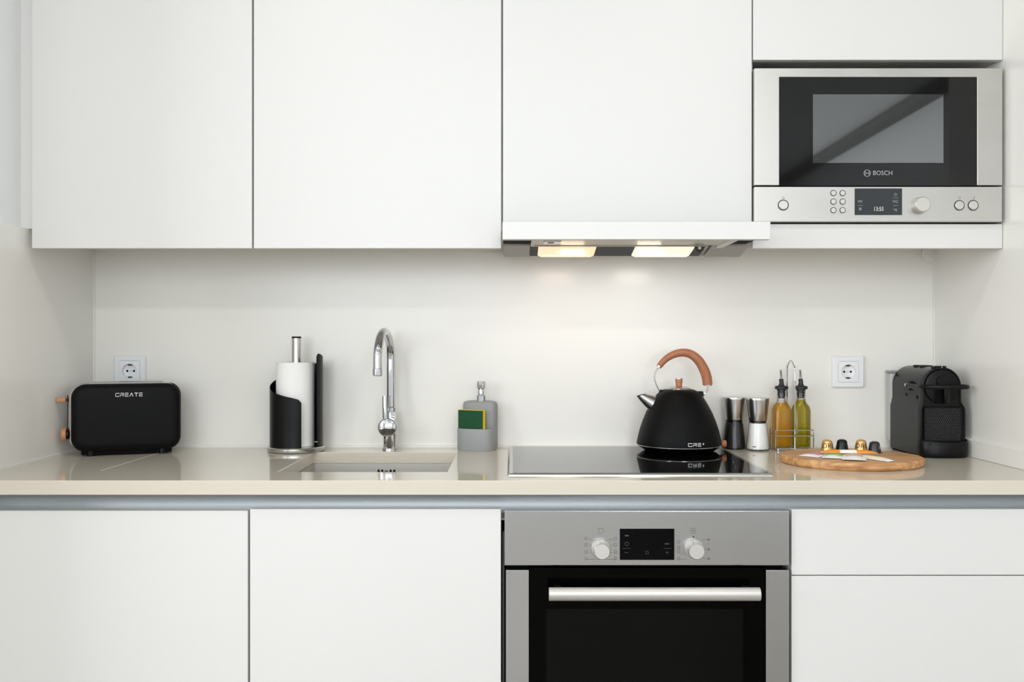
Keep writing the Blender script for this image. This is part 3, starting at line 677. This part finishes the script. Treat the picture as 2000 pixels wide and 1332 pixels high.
# ------------------------------------------------------------------ kettle
KY = 2.367; kk = KY/F; KX = X(1326, KY)
t = thing('kettle', 'black pyramid-shaped kettle with wooden handle and chrome spout on the hob', 'kettle', (KX, KY, CT+.0055))
zo = .0055
def kz(py): return CH-CT-(py-VY)*kk-zo
kprof = [(.1105, kz(867)), (.1110, kz(864)), (.1035, kz(840)), (.0955, kz(822)), (.0855, kz(804)), (.0740, kz(788)), (.0640, kz(776)), (.0565, kz(769)), (.0495, kz(764.5)), (.0420, kz(761.6)), (.0370, kz(760.4)), (.0320, kz(759.8))]
MB().lathe(kprof, n=64).build('body', 'black_matt', t, smooth=True, angle=60)
MB().lathe([(.084, .0), (.088, .0005), (.096, .004), (.104, .010), (.1085, kz(870)), (.1095, kz(868))], n=64).build('base', 'black_gloss', t, smooth=True, angle=60)
MB().tube([(.1108*math.cos(2*PI*i/64), .1108*math.sin(2*PI*i/64), kz(867.5)) for i in range(64)], .0012, 8, closed=True).build('chrome_ring', 'chrome_soft', t, smooth=True)
MB().lathe([(.034, kz(760.5)), (.0335, kz(759)), (.031, kz(757.5)), (.022, kz(755.2)), (.010, kz(754)), (.0001, kz(754))], n=40).build('lid', 'steel_plain', t, smooth=True, angle=60)
MB().lathe([(.0082, kz(754.5)), (.0098, kz(741)), (.0092, kz(740))], n=20).build('lid_knob', 'wood_red', t, smooth=True)
MB().lathe([(.0094, kz(740.3)), (.0094, kz(738.6)), (.0001, kz(738.3))], n=20).build('lid_knob_cap', 'steel_plain', t, smooth=True)
def kp(zx, zy, y=0): return ((1200+.2102*zx-1326)*kk, y, kz(660+.2102*zy))
# spout
bc, tcn = Vector(kp(385, 628)), Vector(kp(250, 530)); ax = (tcn-bc).normalized(); pr = Vector((0, 1, 0)); up = ax.cross(pr).normalized()
rings = []
for f in (0, .25, .5, .75, .92, 1.0):
    c_ = bc.lerp(tcn, f); r = .0235+(.0125-.0235)*f
    nrm = up.lerp(Vector((-.98, 0, -.14)), f**2)
    if nrm.dot(up) < 0: pass
    u = (up*(1-f**2)+Vector((1, 0, .22)).normalized()*(1 if up.x > 0 else -1)*f**2).normalized()
    rings.append([tuple(c_+u*r*math.cos(2*PI*i/28)*(1+.12*f)+pr*r*math.sin(2*PI*i/28)) for i in range(28)])
MB().loft(rings, True, False).build('spout', 'chrome_soft', t, smooth=True)
MB().loft([[tuple(Vector(p)*.999+(Vector(tcn)-Vector(p))*.12) for p in rings[-1]], [tuple(Vector(p)+(Vector(tcn)-Vector(p))*.25+Vector((.006, 0, -.008))) for p in rings[-1]]], False, True).build('spout_mouth', 'black_void', t)
c_ = bc.lerp(tcn, .10); r = .0235-.0011
MB().tube([tuple(c_+up*(r+.0012)*math.cos(2*PI*i/32)+pr*(r+.0012)*math.sin(2*PI*i/32)) for i in range(32)], .0012, 8, closed=True).build('spout_collar', 'chrome', t, smooth=True)
# handle
wpts = [kp(*p) for p in ((417, 262), (475, 198), (555, 152), (640, 136), (718, 156), (785, 214), (835, 300), (858, 370), (866, 436))]
hp = smoothpath(wpts, 4)
MB().tube(hp, lerpseq([.0080, .0088, .0098, .0106, .0116, .0126, .0134, .0134, .0130], len(hp)), 16).build('handle', 'wood_red', t, smooth=True)
MB().tube([kp(430, 245), kp(408, 274)], .0072, 16).build('handle_cap', 'chrome', t, smooth=True)
MB().tube([kp(866, 430), kp(866, 444)], .0115, 16).build('handle_cap', 'chrome', t, smooth=True)
for y in (-.0028, .0028):
    MB().tube(smoothpath([kp(412, 268, y), kp(380, 320, y), kp(374, 380, y), kp(395, 445, y), kp(432, 512, y), kp(450, 530, y)], 4), .0018, 8).build('handle_wire', 'chrome', t, smooth=True)
    MB().tube(smoothpath([kp(866, 440, y), kp(862, 480, y), kp(845, 515, y), kp(822, 540, y), kp(805, 552, y)], 4), .0018, 8).build('handle_wire', 'chrome', t, smooth=True)
MB().box(kp(415, 0)[0], kp(480, 0)[0], -.009, .009, kz(770.5), kz(761)).build('handle_bracket', 'black_satin', t, bevel=.002)
MB().box(kp(770, 0)[0], kp(822, 0)[0], -.009, .009, kz(775), kz(764)).build('handle_bracket', 'black_satin', t, bevel=.002)
MB().lathe([(.0085, 0), (.0095, .002), (.0095, .011), (.0085, .013)], (.1085, -.012, kz(865.5)), 20, 'x').build('switch_knob', 'wood_red', t, smooth=True)
def krad(z):
    for (r, h), (r2, h2) in zip(kprof, kprof[1:]):
        if h <= z <= h2: return r+(r2-r)*(z-h)/(h2-h)
    return kprof[0][0]
quads, ww = wide_word('CRE'); sc = .0350/ww; q = MB(); th0 = math.radians(10.5)
def onk(x, z, lift=.0006):
    r = krad(z)+lift; a = th0+x/r; return (r*math.sin(a), -r*math.cos(a), z)
for qd in quads:
    m4 = []                                     # subdivide each quad a little so that it follows the curve
    for i in range(4):
        for j in range(4):
            f0, f1, g0, g1 = i/4, (i+1)/4, j/4, (j+1)/4
            def bl(f, g): 
                a_, b_, c2, d_ = qd
                x = (a_[0]*(1-f)+b_[0]*f)*(1-g)+(d_[0]*(1-f)+c2[0]*f)*g; z = (a_[1]*(1-f)+b_[1]*f)*(1-g)+(d_[1]*(1-f)+c2[1]*f)*g
                return onk(x*sc, kz(860)+z*.0088)
            q.add([bl(f0, g0), bl(f1, g0), bl(f1, g1), bl(f0, g1)], [(0, 1, 2, 3)])
for rr0, rr1 in ((.0016, .0026), (.0004, .0010)):
    for i in range(10):
        aa, ab = 2*PI*i/12, 2*PI*(i+1)/12
        q.add([onk(.0245+rr0*math.cos(aa), kz(859)+rr0*math.sin(aa)), onk(.0245+rr1*math.cos(aa), kz(859)+rr1*math.sin(aa)), onk(.0245+rr1*math.cos(ab), kz(859)+rr1*math.sin(ab)), onk(.0245+rr0*math.cos(ab), kz(859)+rr0*math.sin(ab))], [(0, 1, 2, 3)])
q.build('lettering', 'print_white', t)

# ------------------------------------------------------------------ pepper and salt mills
def mill(px, Y, label, fill, h=1.0):
    t = thing('spice_mill', label, 'grinder', (X(px, Y), Y, CT), 0, 'glass and steel mills')
    MB().lathe([(.0295, 0), (.0312, .002), (.0308, .008), (.0245, .066), (.0225, .074), (.0222, .078)], n=40).build('glass_jar', 'glass', t, smooth=True)
    MB().lathe([(.0280, .004), (.0292, .006), (.0238, .064), (.0215, .073), (.0001, .073)], n=40).build('filling', fill, t, smooth=True)
    MB().lathe([(.0222, .0755), (.0222, .081)], n=36).build('neck_ring', 'black_satin', t, smooth=True)
    MB().lathe([(.0235, .080), (.0238, .081), (.0262, .102), (.0300, .134), (.0306, .139), (.0302, .1405), (.027, .141), (.0001, .141)], n=40).build('steel_head', 'steel_plain', t, smooth=True, angle=50)
    return t
mill(1434, 2.447, 'steel-topped pepper mill filled with black peppercorns, beside the kettle', 'pepper')
sm = mill(1480, 2.414, 'steel-topped salt mill filled with white salt, left of the oil bottles', 'salt')
q = MB()
for i in range(6):
    a0_, a1_ = -.72+.05*i, -.72+.05*(i+1)
    q.add([((.0307)*math.sin(a), -(.0307)*math.cos(a), z) for a, z in ((a0_, .0108), (a1_, .0108), (a1_, .0128), (a0_, .0128))], [(0, 1, 2, 3)])
q.build('lettering', 'print_black', sm)

# ------------------------------------------------------------------ oil and vinegar set
RY0, RY1 = 2.397, 2.463; rx0, rx1 = X(1517, RY0), X(1590, RY0); rxm = X(1552, RY0)
t = thing('cruet_stand', 'chrome wire stand with tall loop handle holding two oil bottles', 'wire stand', ((rx0+rx1)/2, (RY0+RY1)/2, CT))
ox, oy = (rx0+rx1)/2, (RY0+RY1)/2
def wire(name, pts, r=.0013, closed=False): return MB().tube([(x-ox, y-oy, z) for x, y, z in pts], r, 8, closed=closed).build(name, 'chrome', t, smooth=True)
def loop(z): 
    return [(x, y, z) for x, y in rr(rx0-.001, rx1+.001, RY0, RY1, .006, 4)]
wire('base_wire', loop(.0045), .0016, True); wire('rail', loop(.0395), .0012, True); wire('rail', loop(.0545), .0012, True)
for y in (RY0+.018, (RY0+RY1)/2, RY1-.018): wire('floor_wire', [(rx0, y, .0045), (rx1, y, .0045)], .0012)
for x, y in ((rx0+.004, RY0), (rx1-.004, RY0), (rx0+.004, RY1), (rx1-.004, RY1)):
    MB().lathe([(.003, 0), (.0034, .001), (.003, .004)], (x-ox, y-oy, 0), 12).build('foot', 'chrome', t, smooth=True)
for x, y in ((rx0-.001, RY1-.008), (rx0-.001, RY0+.008), (rx1+.001, RY1-.008), (rx1+.001, RY0+.008)): wire('upright', [(x, y, .0045), (x, y, .0545)], .0012)
hh = .2857-(726-672)*RY0/F
wire('loop_handle', smoothpath([(rxm, RY0-.002, .004), (rxm, RY0-.002, .10), (rxm, RY0-.002, hh), (rxm, RY0+.010, hh+.018), (rxm, (RY0+RY1)/2, hh+.030), (rxm, RY1-.010, hh+.018), (rxm, RY1, hh), (rxm, RY1, .10), (rxm, RY1, .004)], 6), .0018)
def bottle(bx, Y, hw, oil, label, fill):
    t = thing('oil_bottle', label, 'bottle', (bx, Y, CT+.0062), 0, 'square oil bottles in the wire stand')
    def rg(a, r, z): return [(x, y, z) for x, y in rr(-a, a, -a, a, r, 5)]
    R = [rg(hw-.002, .005, 0), rg(hw, .006, .003), rg(hw, .006, .090), rg(hw-.002, .009, .100), rg(hw-.007, .012, .108), (rg(.0125, .0124, .114)), rg(.0118, .0117, .118), rg(.0118, .0117, .137), rg(.0132, .0131, .138), rg(.0132, .0131, .141)]
    MB().loft(R, True, False).build('glass', 'glass', t, smooth=True)
    R2 = [rg(hw-.0035, .004, .003), rg(hw-.002, .005, .005), rg(hw-.002, .005, .090), rg(hw-.004, .007, .099), rg(hw-.009, .010, .107), rg(.0108, .0107, .1135)]
    R2 = [r for r in R2 if r[0][2] <= fill]+([rg(.0104, .0103, fill)] if fill > .1135 else [])
    MB().loft(R2).build('oil', oil, t, smooth=True)
    MB().lathe([(.0075, .119), (.0085, .120), (.0085, .1245), (.0106, .125), (.0106, .127), (.0088, .1275), (.0088, .130), (.0108, .1305), (.0108, .1325), (.009, .133), (.009, .136), (.0112, .1365), (.0112, .141)], n=24).build('stopper', 'stopper', t)
    MB().lathe([(.0165, .1415), (.0178, .143), (.0178, .147), (.016, .149), (.0085, .150), (.0062, .155), (.0050, .166), (.0045, .1665)], n=28).build('pourer_cap', 'stopper', t, smooth=True)
    MB().tube([(-.006, -.002, .1655), (-.0035, -.001, .155)], [.0016, .002], 8).build('air_vent', 'stopper', t, smooth=True)
    MB().tube([(0, 0, .164), (-.0005, 0, .168), (-.0022, -.003, .180), (-.0040, -.006, .188)], [.0034, .0032, .0028, .0026], 12).build('pourer_spout', 'steel_plain', t, smooth=True)
    for ch in t.children: ch.data.transform(Matrix.Diagonal((1, 1, 1.113, 1)))
    return t
bottle(.7312, 2.430, .0215, 'oil_amber', 'square glass bottle of amber oil, left one in the wire stand', .108)
bottle(.7838, 2.430, .0215, 'oil_olive', 'square glass bottle of olive green oil, right one in the wire stand', .1165)

# ------------------------------------------------------------------ coffee machine
CY = 2.264
t = thing('coffee_machine', 'black capsule coffee machine in the right corner with lever and drip tray', 'coffee machine', (X(1840, CY), CY, CT))
ox = X(1840, CY); kc = CY/F
def cx_(p): return X(p, CY)-ox
def cz_(p): return .2857-(p-VY)*kc
la, lb, ua, ub = cx_(1796), cx_(1885), cx_(1800.5), cx_(1877)
um, ur = (ua+ub)/2, (ub-ua)/2; zs = cz_(717)-ur
def sil(ins=0, z0=0):
    p = [(la+ins, z0+ins), (lb-ins, z0+ins), (lb-ins, cz_(800)), (lb-ins-.002, cz_(795)), (ub-ins+.002, cz_(788)), (ub-ins, cz_(783))]
    p += [(um+(ur-ins)*math.cos(a), zs+(ur-ins)*math.sin(a)) for a in [PI*i/24 for i in range(25)]]
    p += [(ua+ins, cz_(783)), (ua+ins-.002, cz_(788)), (la+ins+.002, cz_(795)), (la+ins, cz_(800))]
    return p
MB().prism_y(sil(0, .004), .006, .176).build('shell', 'grey_shell', t, smooth=True, bevel=.0015)
bz = MB(); so, si = sil(0, .004), sil(.0045, .006)
n_ = len(so)
bz.loft([[(x, .0058, z) for x, z in so], [(x, -.001, z) for x, z in so], [(x, -.002, z) for x, z in si], [(x, .001, z) for x, z in si]], False, True)
bz.build('front_panel', 'black_satin', t, smooth=True, bevel=.0006)
MB().box(la+.003, lb-.003, .01, .17, 0, .005).build('base_plate', 'black_void', t)
# round head
MB().lathe([(.0001, -.0055), (ur-.010, -.0055), (ur-.0065, -.004), (ur-.0055, .001)], (um, 0, zs), 40, 'y').build('round_face', 'black_satin', t, smooth=True)
MB().prism_y(rr(um-.015, um+.013, zs-.002, zs+.028, .013, 6), -.012, -.004).build('head_boss', 'black_satin', t, smooth=True, bevel=.002)
MB().prism_y(rr(um-.019, um+.013, cz_(788), zs-.008, .005, 4), -.0075, -.004).build('outlet_recess', 'black_void', t)
MB().lathe([(.0055, cz_(787)), (.0085, cz_(783)), (.0090, zs-.006)], (um+.006, -.012, 0), 20).build('coffee_outlet', 'black_gloss', t, smooth=True)
# lever loop
lv = smoothpath([(ua-.003, .075, zs+.001), (ua-.003, .03, zs), (ua-.002, -.006, zs), (ua+.014, -.026, zs), (um+.005, -.036, zs), (ub-.004, -.030, zs), (ub+.012, -.012, zs), (ub+.013, .01, zs), (ub+.004, .04, zs), (ub+.003, .075, zs)], 5)
MB().tube(lv, [.0036]*len(lv), 10, flat=1.55).build('lever', 'black_satin', t, smooth=True)
MB().cyl(.0042, ua-.008, ua, (0, .079, zs+.001), 16, 'x').build('pivot', 'steel_plain', t)
MB().prism_x([(.03, zs+.006), (.055, zs+.012), (.072, zs+.009), (.06, zs+.005)], ua-.0012, ua+.001).build('side_recess', 'black_void', t)
MB().prism_x([(.045, zs-.012), (.062, zs-.008), (.074, zs-.008), (.066, zs-.013)], ua-.0012, ua+.001).build('side_recess', 'black_void', t)
MB().box(ua-.0008, ua+.001, .085, .091, zs-.028, zs-.021).build('side_recess', 'black_void', t)
MB().box(ua-.0008, ua+.001, .022, .030, zs-.032, zs-.024).build('side_recess', 'black_void', t)
MB().prism_y(rr(um-.018, um+.012, zs+ur-.003, zs+ur+.003, .0025, 3), -.001, .02).build('top_catch', 'black_satin', t, bevel=.0006)
MB().box(um-.0005, um+.001, -.0015, 0, zs+ur-.003, zs+ur+.0032).build('catch_highlight', 'steel_plain', t)
for y in (.085, .12): MB().prism_z(rr(um-.016, um+.016, y-.012, y+.012, .009, 5), zs+ur-.003, zs+ur+.0028).build('button', 'black_satin', t, bevel=.001)
# honeycomb grille
gx0, gx1, gz0, gz1 = cx_(1803.5), cx_(1877), cz_(862), cz_(794)
MB().prism_y(rr(gx0-.001, gx1+.001, gz0, gz1, .006, 4), -.0025, .0005).build('grille_recess', 'black_void', t)
R0 = .0031; dxh = R0*math.sqrt(3); dzh = R0*1.5; q = MB(); row = 0; zc = gz0+R0*1.1
while zc < gz1-R0*.8:
    xc = gx0+R0+(dxh/2 if row % 2 else 0)
    while xc < gx1-R0*.7:
        o6 = [(xc+R0*math.sin(PI/3*i), zc+R0*math.cos(PI/3*i)) for i in range(6)]; i6 = [(xc+R0*.70*math.sin(PI/3*i), zc+R0*.70*math.cos(PI/3*i)) for i in range(6)]
        q.loft([[(x, -.0045, z) for x, z in o6], [(x, -.0045, z) for x, z in i6], [(x, -.0026, z) for x, z in i6]], False, False)
        xc += dxh
    zc += dzh; row += 1
g = q.build('honeycomb_grille', 'mesh_grey', t); g['kind'] = 'stuff'
# drip tray
def tray(o, z, drop=0):
    pts = []
    for i in range(25):
        a = PI*i/24; pts.append((um+.004-(.0615-o)*math.cos(a), .004-(.036-o)*math.sin(a)**.75, z+drop*math.sin(a)))
    return [(um+.004-.0615+o, .012, z)]+pts+[(um+.004+.0615-o, .012, z)]
MB().loft([tray(.004, 0), tray(.001, .004), tray(0, .012), tray(0, .042, -.004), tray(.0015, .0445, -.004), tray(.003, .042, -.004), tray(.004, .012), tray(.006, .010)], True, True).build('drip_tray', 'black_satin', t, smooth=True, angle=45)
q = MB()
for i in range(7): q.box(um-.042+i*.0135, um-.038+i*.0135, -.026, .004, .034, .036)
q.box(um-.05, um+.05, -.006, -.003, .034, .036); q.build('drip_grid', 'black_gloss', t)
MB().box(la+.001, lb-.002, .177, .207, .02, cz_(742)+.012).build('water_tank', 'tank', t, bevel=.006, seg=3)
MB().box(la, lb-.002, .177, .208, cz_(742)+.012, cz_(742)+.018).build('tank_lid', 'grey_matt', t, bevel=.002)

# ------------------------------------------------------------------ cutting board with capsules and sachets
BX, BYc = X(1662, 2.148), 2.148; rx_, ry_ = .1635, .146; BT = .0195
t = tag(MB().loft([[(rx_*s_*math.cos(2*PI*i/80), ry_*s_*math.sin(2*PI*i/80), z) for i in range(80)] for s_, z in ((.972, 0), (.992, .002), (1.0, .006), (1.0, .0145), (.993, .0178), (.975, .0192), (.96, BT))]).build('cutting_board', 'board', smooth=True, angle=50), 'round wooden serving board with dark grain carrying capsules and sachets', 'cutting board')
t.location = (BX, BYc, CT)
ZT = CT+BT
cap_prof = [(.0182, 0), (.0185, .0004), (.0182, .0010), (.0152, .0012), (.0149, .0045), (.0118, .0225), (.0108, .0245), (.0085, .0262), (.0060, .0275), (.0030, .0270), (.0001, .0268)]
def crad(z):
    for (r, h), (r2, h2) in zip(cap_prof[4:], cap_prof[5:]):
        if h <= z <= h2: return r+(r2-r)*(z-h)/(h2-h)
    return .0149
def capsule(px, Y, m, label, word=None, tilt=0, wm='print_black', size=.0175):
    t = thing('coffee_capsule', label, 'coffee capsule', (X(px, Y), Y, ZT), 0, 'coffee capsules on the round board')
    MB().lathe(cap_prof, n=36, cap=False).build('cup', m, t, smooth=True, angle=40)
    MB().lathe([(.0001, .0003), (.0182, .0003)], n=36, cap=False).build('foil', 'steel_plain', t)
    if word:
        v, f = text_tris(word, size); q = MB()
        q.add([((crad(.012+b)+.0003)*math.sin(tilt+a*1.0/.0133), -(crad(.012+b)+.0003)*math.cos(tilt+a*1.0/.0133), .0125+b) for a, b, _ in v], f)
        q.build('lettering', wm, t)
    return t
capsule(1615.5, 2.240, 'gold', 'gold coffee capsule with black ORO lettering, leftmost of the four', 'ORO', .12)
capsule(1644.5, 2.246, 'caps_black', 'plain black coffee capsule between the two gold ones')
capsule(1681.5, 2.240, 'gold', 'gold coffee capsule with black ORO lettering, third from the left', 'ORO', -.1)
c4 = capsule(1708, 2.198, 'caps_dark', 'dark grey coffee capsule with silver script, at the right end of the row', 'Ri', .75, 'logo', .011)

def sachet(name, label, cat, px, py, Lx, Wy, rz, lift, base, prints, tiltx=0, group='paper sugar sachets on the round board', hgt=.0045):
    Y = (CH-ZT-lift)*F/(py-VY)
    t = thing(name, label, cat, (X(px, Y), Y, ZT+lift), rz, group); t.rotation_euler = (0, tiltx, rz)
    def pil(x):                              # pillow cross-section height along the length
        f = abs(x)/(Lx/2); return .0006+hgt*(max(0, 1-f**3))**.7
    nx, ny = 14, 6
    def surf(x0, x1, w0, w1, dz):
        q = MB(); vs, fs = [], []
        for i in range(nx+1):
            for j in range(ny+1):
                x = x0+(x1-x0)*i/nx; g = -1+2*j/ny; y = w0+(w1-w0)*j/ny; gy = y/(Wy/2)
                vs.append((x, y, .0003+pil(x)*max(0, 1-abs(gy)**2.4)+dz))
        for i in range(nx):
            for j in range(ny):
                a_ = i*(ny+1)+j; fs.append((a_, a_+ny+1, a_+ny+2, a_+1))
        return q.add(vs, fs)
    q = surf(-Lx/2, Lx/2, -Wy/2, Wy/2, 0)
    q.add([(-Lx/2, -Wy/2, 0), (Lx/2, -Wy/2, 0), (Lx/2, Wy/2, 0), (-Lx/2, Wy/2, 0)], [(0, 3, 2, 1)])
    q.build('packet', base, t, smooth=True, angle=80)
    for (x0, x1, w0, w1, m) in prints: surf(x0, x1, w0, w1, .0003).build('printed_patch', m, t, smooth=True)
    return t
sg = 'paper sugar sachets on the round board'
D_ = math.radians
sachet('sugar_stick', 'long orange and white sugar stick lying in front of the capsules', 'sugar sachet', 1658, 884.0, .128, .022, D_(-7), .0085, 'white_paper', [(-.062, -.022, -.0108, .0108, 'orange'), (.016, .0625, -.0108, .0108, 'orange')], hgt=.006, group=None)
sachet('sugar_sachet', 'white paper sachet with pink print, leftmost on the round board', 'sugar sachet', 1588, 889.5, .070, .050, D_(50), .0005, 'white_paper', [(-.014, .026, -.018, .016, 'pink')], group=sg)
sachet('sugar_sachet', 'white paper sachet with a green patch, second from the left', 'sugar sachet', 1629, 891.5, .088, .050, D_(66), .0012, 'white_paper', [(-.020, .036, -.019, .019, 'green')], group=sg, hgt=.0055)
sachet('sugar_sachet', 'white paper sachet with pale tan print, third from the left', 'sugar sachet', 1668, 893.5, .105, .052, D_(70), .0024, 'white_paper', [(-.015, .044, -.019, .019, 'tan')], group=sg, hgt=.0055)
sachet('sugar_sachet', 'narrow cream paper sachet, rightmost and pointing to the front of the board', 'sugar sachet', 1709, 896.5, .100, .024, D_(-66), .0006, 'white_paper', [(-.040, .040, -.010, .010, 'cream_print')], group=sg, hgt=.0055)

# ------------------------------------------------------------------ sub-parts: what sits on a part belongs to that part
def nest(thing_name, part, subs):
    t = bpy.data.objects[thing_name]; base = lambda o: o.name.split('.')[0]
    p = next(c for c in t.children if base(c) == part)
    for c in list(t.children):
        if base(c) in subs: c.parent = p
nest('microwave', 'door_frame', ('door_glass', 'door_window', 'lettering'))
nest('microwave', 'control_panel', ('button', 'button_ring', 'display', 'dial', 'clock_digits', 'display_symbols', 'printed_symbols'))
nest('oven', 'door_glass', ('door_window', 'handle', 'handle_post', 'door_side_strip'))
nest('oven', 'control_panel', ('knob', 'knob_collar', 'display', 'display_symbols', 'printed_symbols', 'index_dot'))
nest('kettle', 'lid', ('lid_knob', 'lid_knob_cap'))
nest('kettle', 'handle', ('handle_cap', 'handle_wire'))
nest('kettle', 'spout', ('spout_mouth', 'spout_collar'))
nest('kettle', 'body', ('lettering', 'chrome_ring'))
nest('toaster', 'front_panel', ('lettering',))
nest('toaster', 'lever', ('lever_stem',))
nest('toaster', 'browning_knob', ('knob_collar',))
nest('mixer_tap', 'spout', ('aerator', 'nozzle', 'spout_collar'))
nest('mixer_tap', 'handle_knob', ('lever', 'cartridge_neck'))
nest('soap_dispenser', 'pump', ('nozzle',))
nest('paper_towel_holder', 'pole', ('pole_cap',))
nest('paper_towel_holder', 'sleeve', ('emblem',))
for n_ in ('oil_bottle', 'oil_bottle.001'): nest(n_, 'pourer_cap', ('pourer_spout', 'air_vent', 'stopper'))
for n_ in ('wall_socket', 'wall_socket.001'): nest(n_, 'insert', ('pin_hole', 'earth_clip', 'centre_screw'))
nest('coffee_machine', 'round_face', ('head_boss', 'outlet_recess', 'coffee_outlet'))
nest('coffee_machine', 'shell', ('side_recess', 'button'))
nest('coffee_machine', 'lever', ('pivot',))
nest('coffee_machine', 'drip_tray', ('drip_grid',))
nest('coffee_machine', 'water_tank', ('tank_lid',))
nest('extractor_hood', 'grease_filter', ('filter_latch', 'latch_slot'))
nest('extractor_hood', 'lamp_panel', ('lamp_cover', 'bulb', 'screw_boss', 'screw', 'lip'))
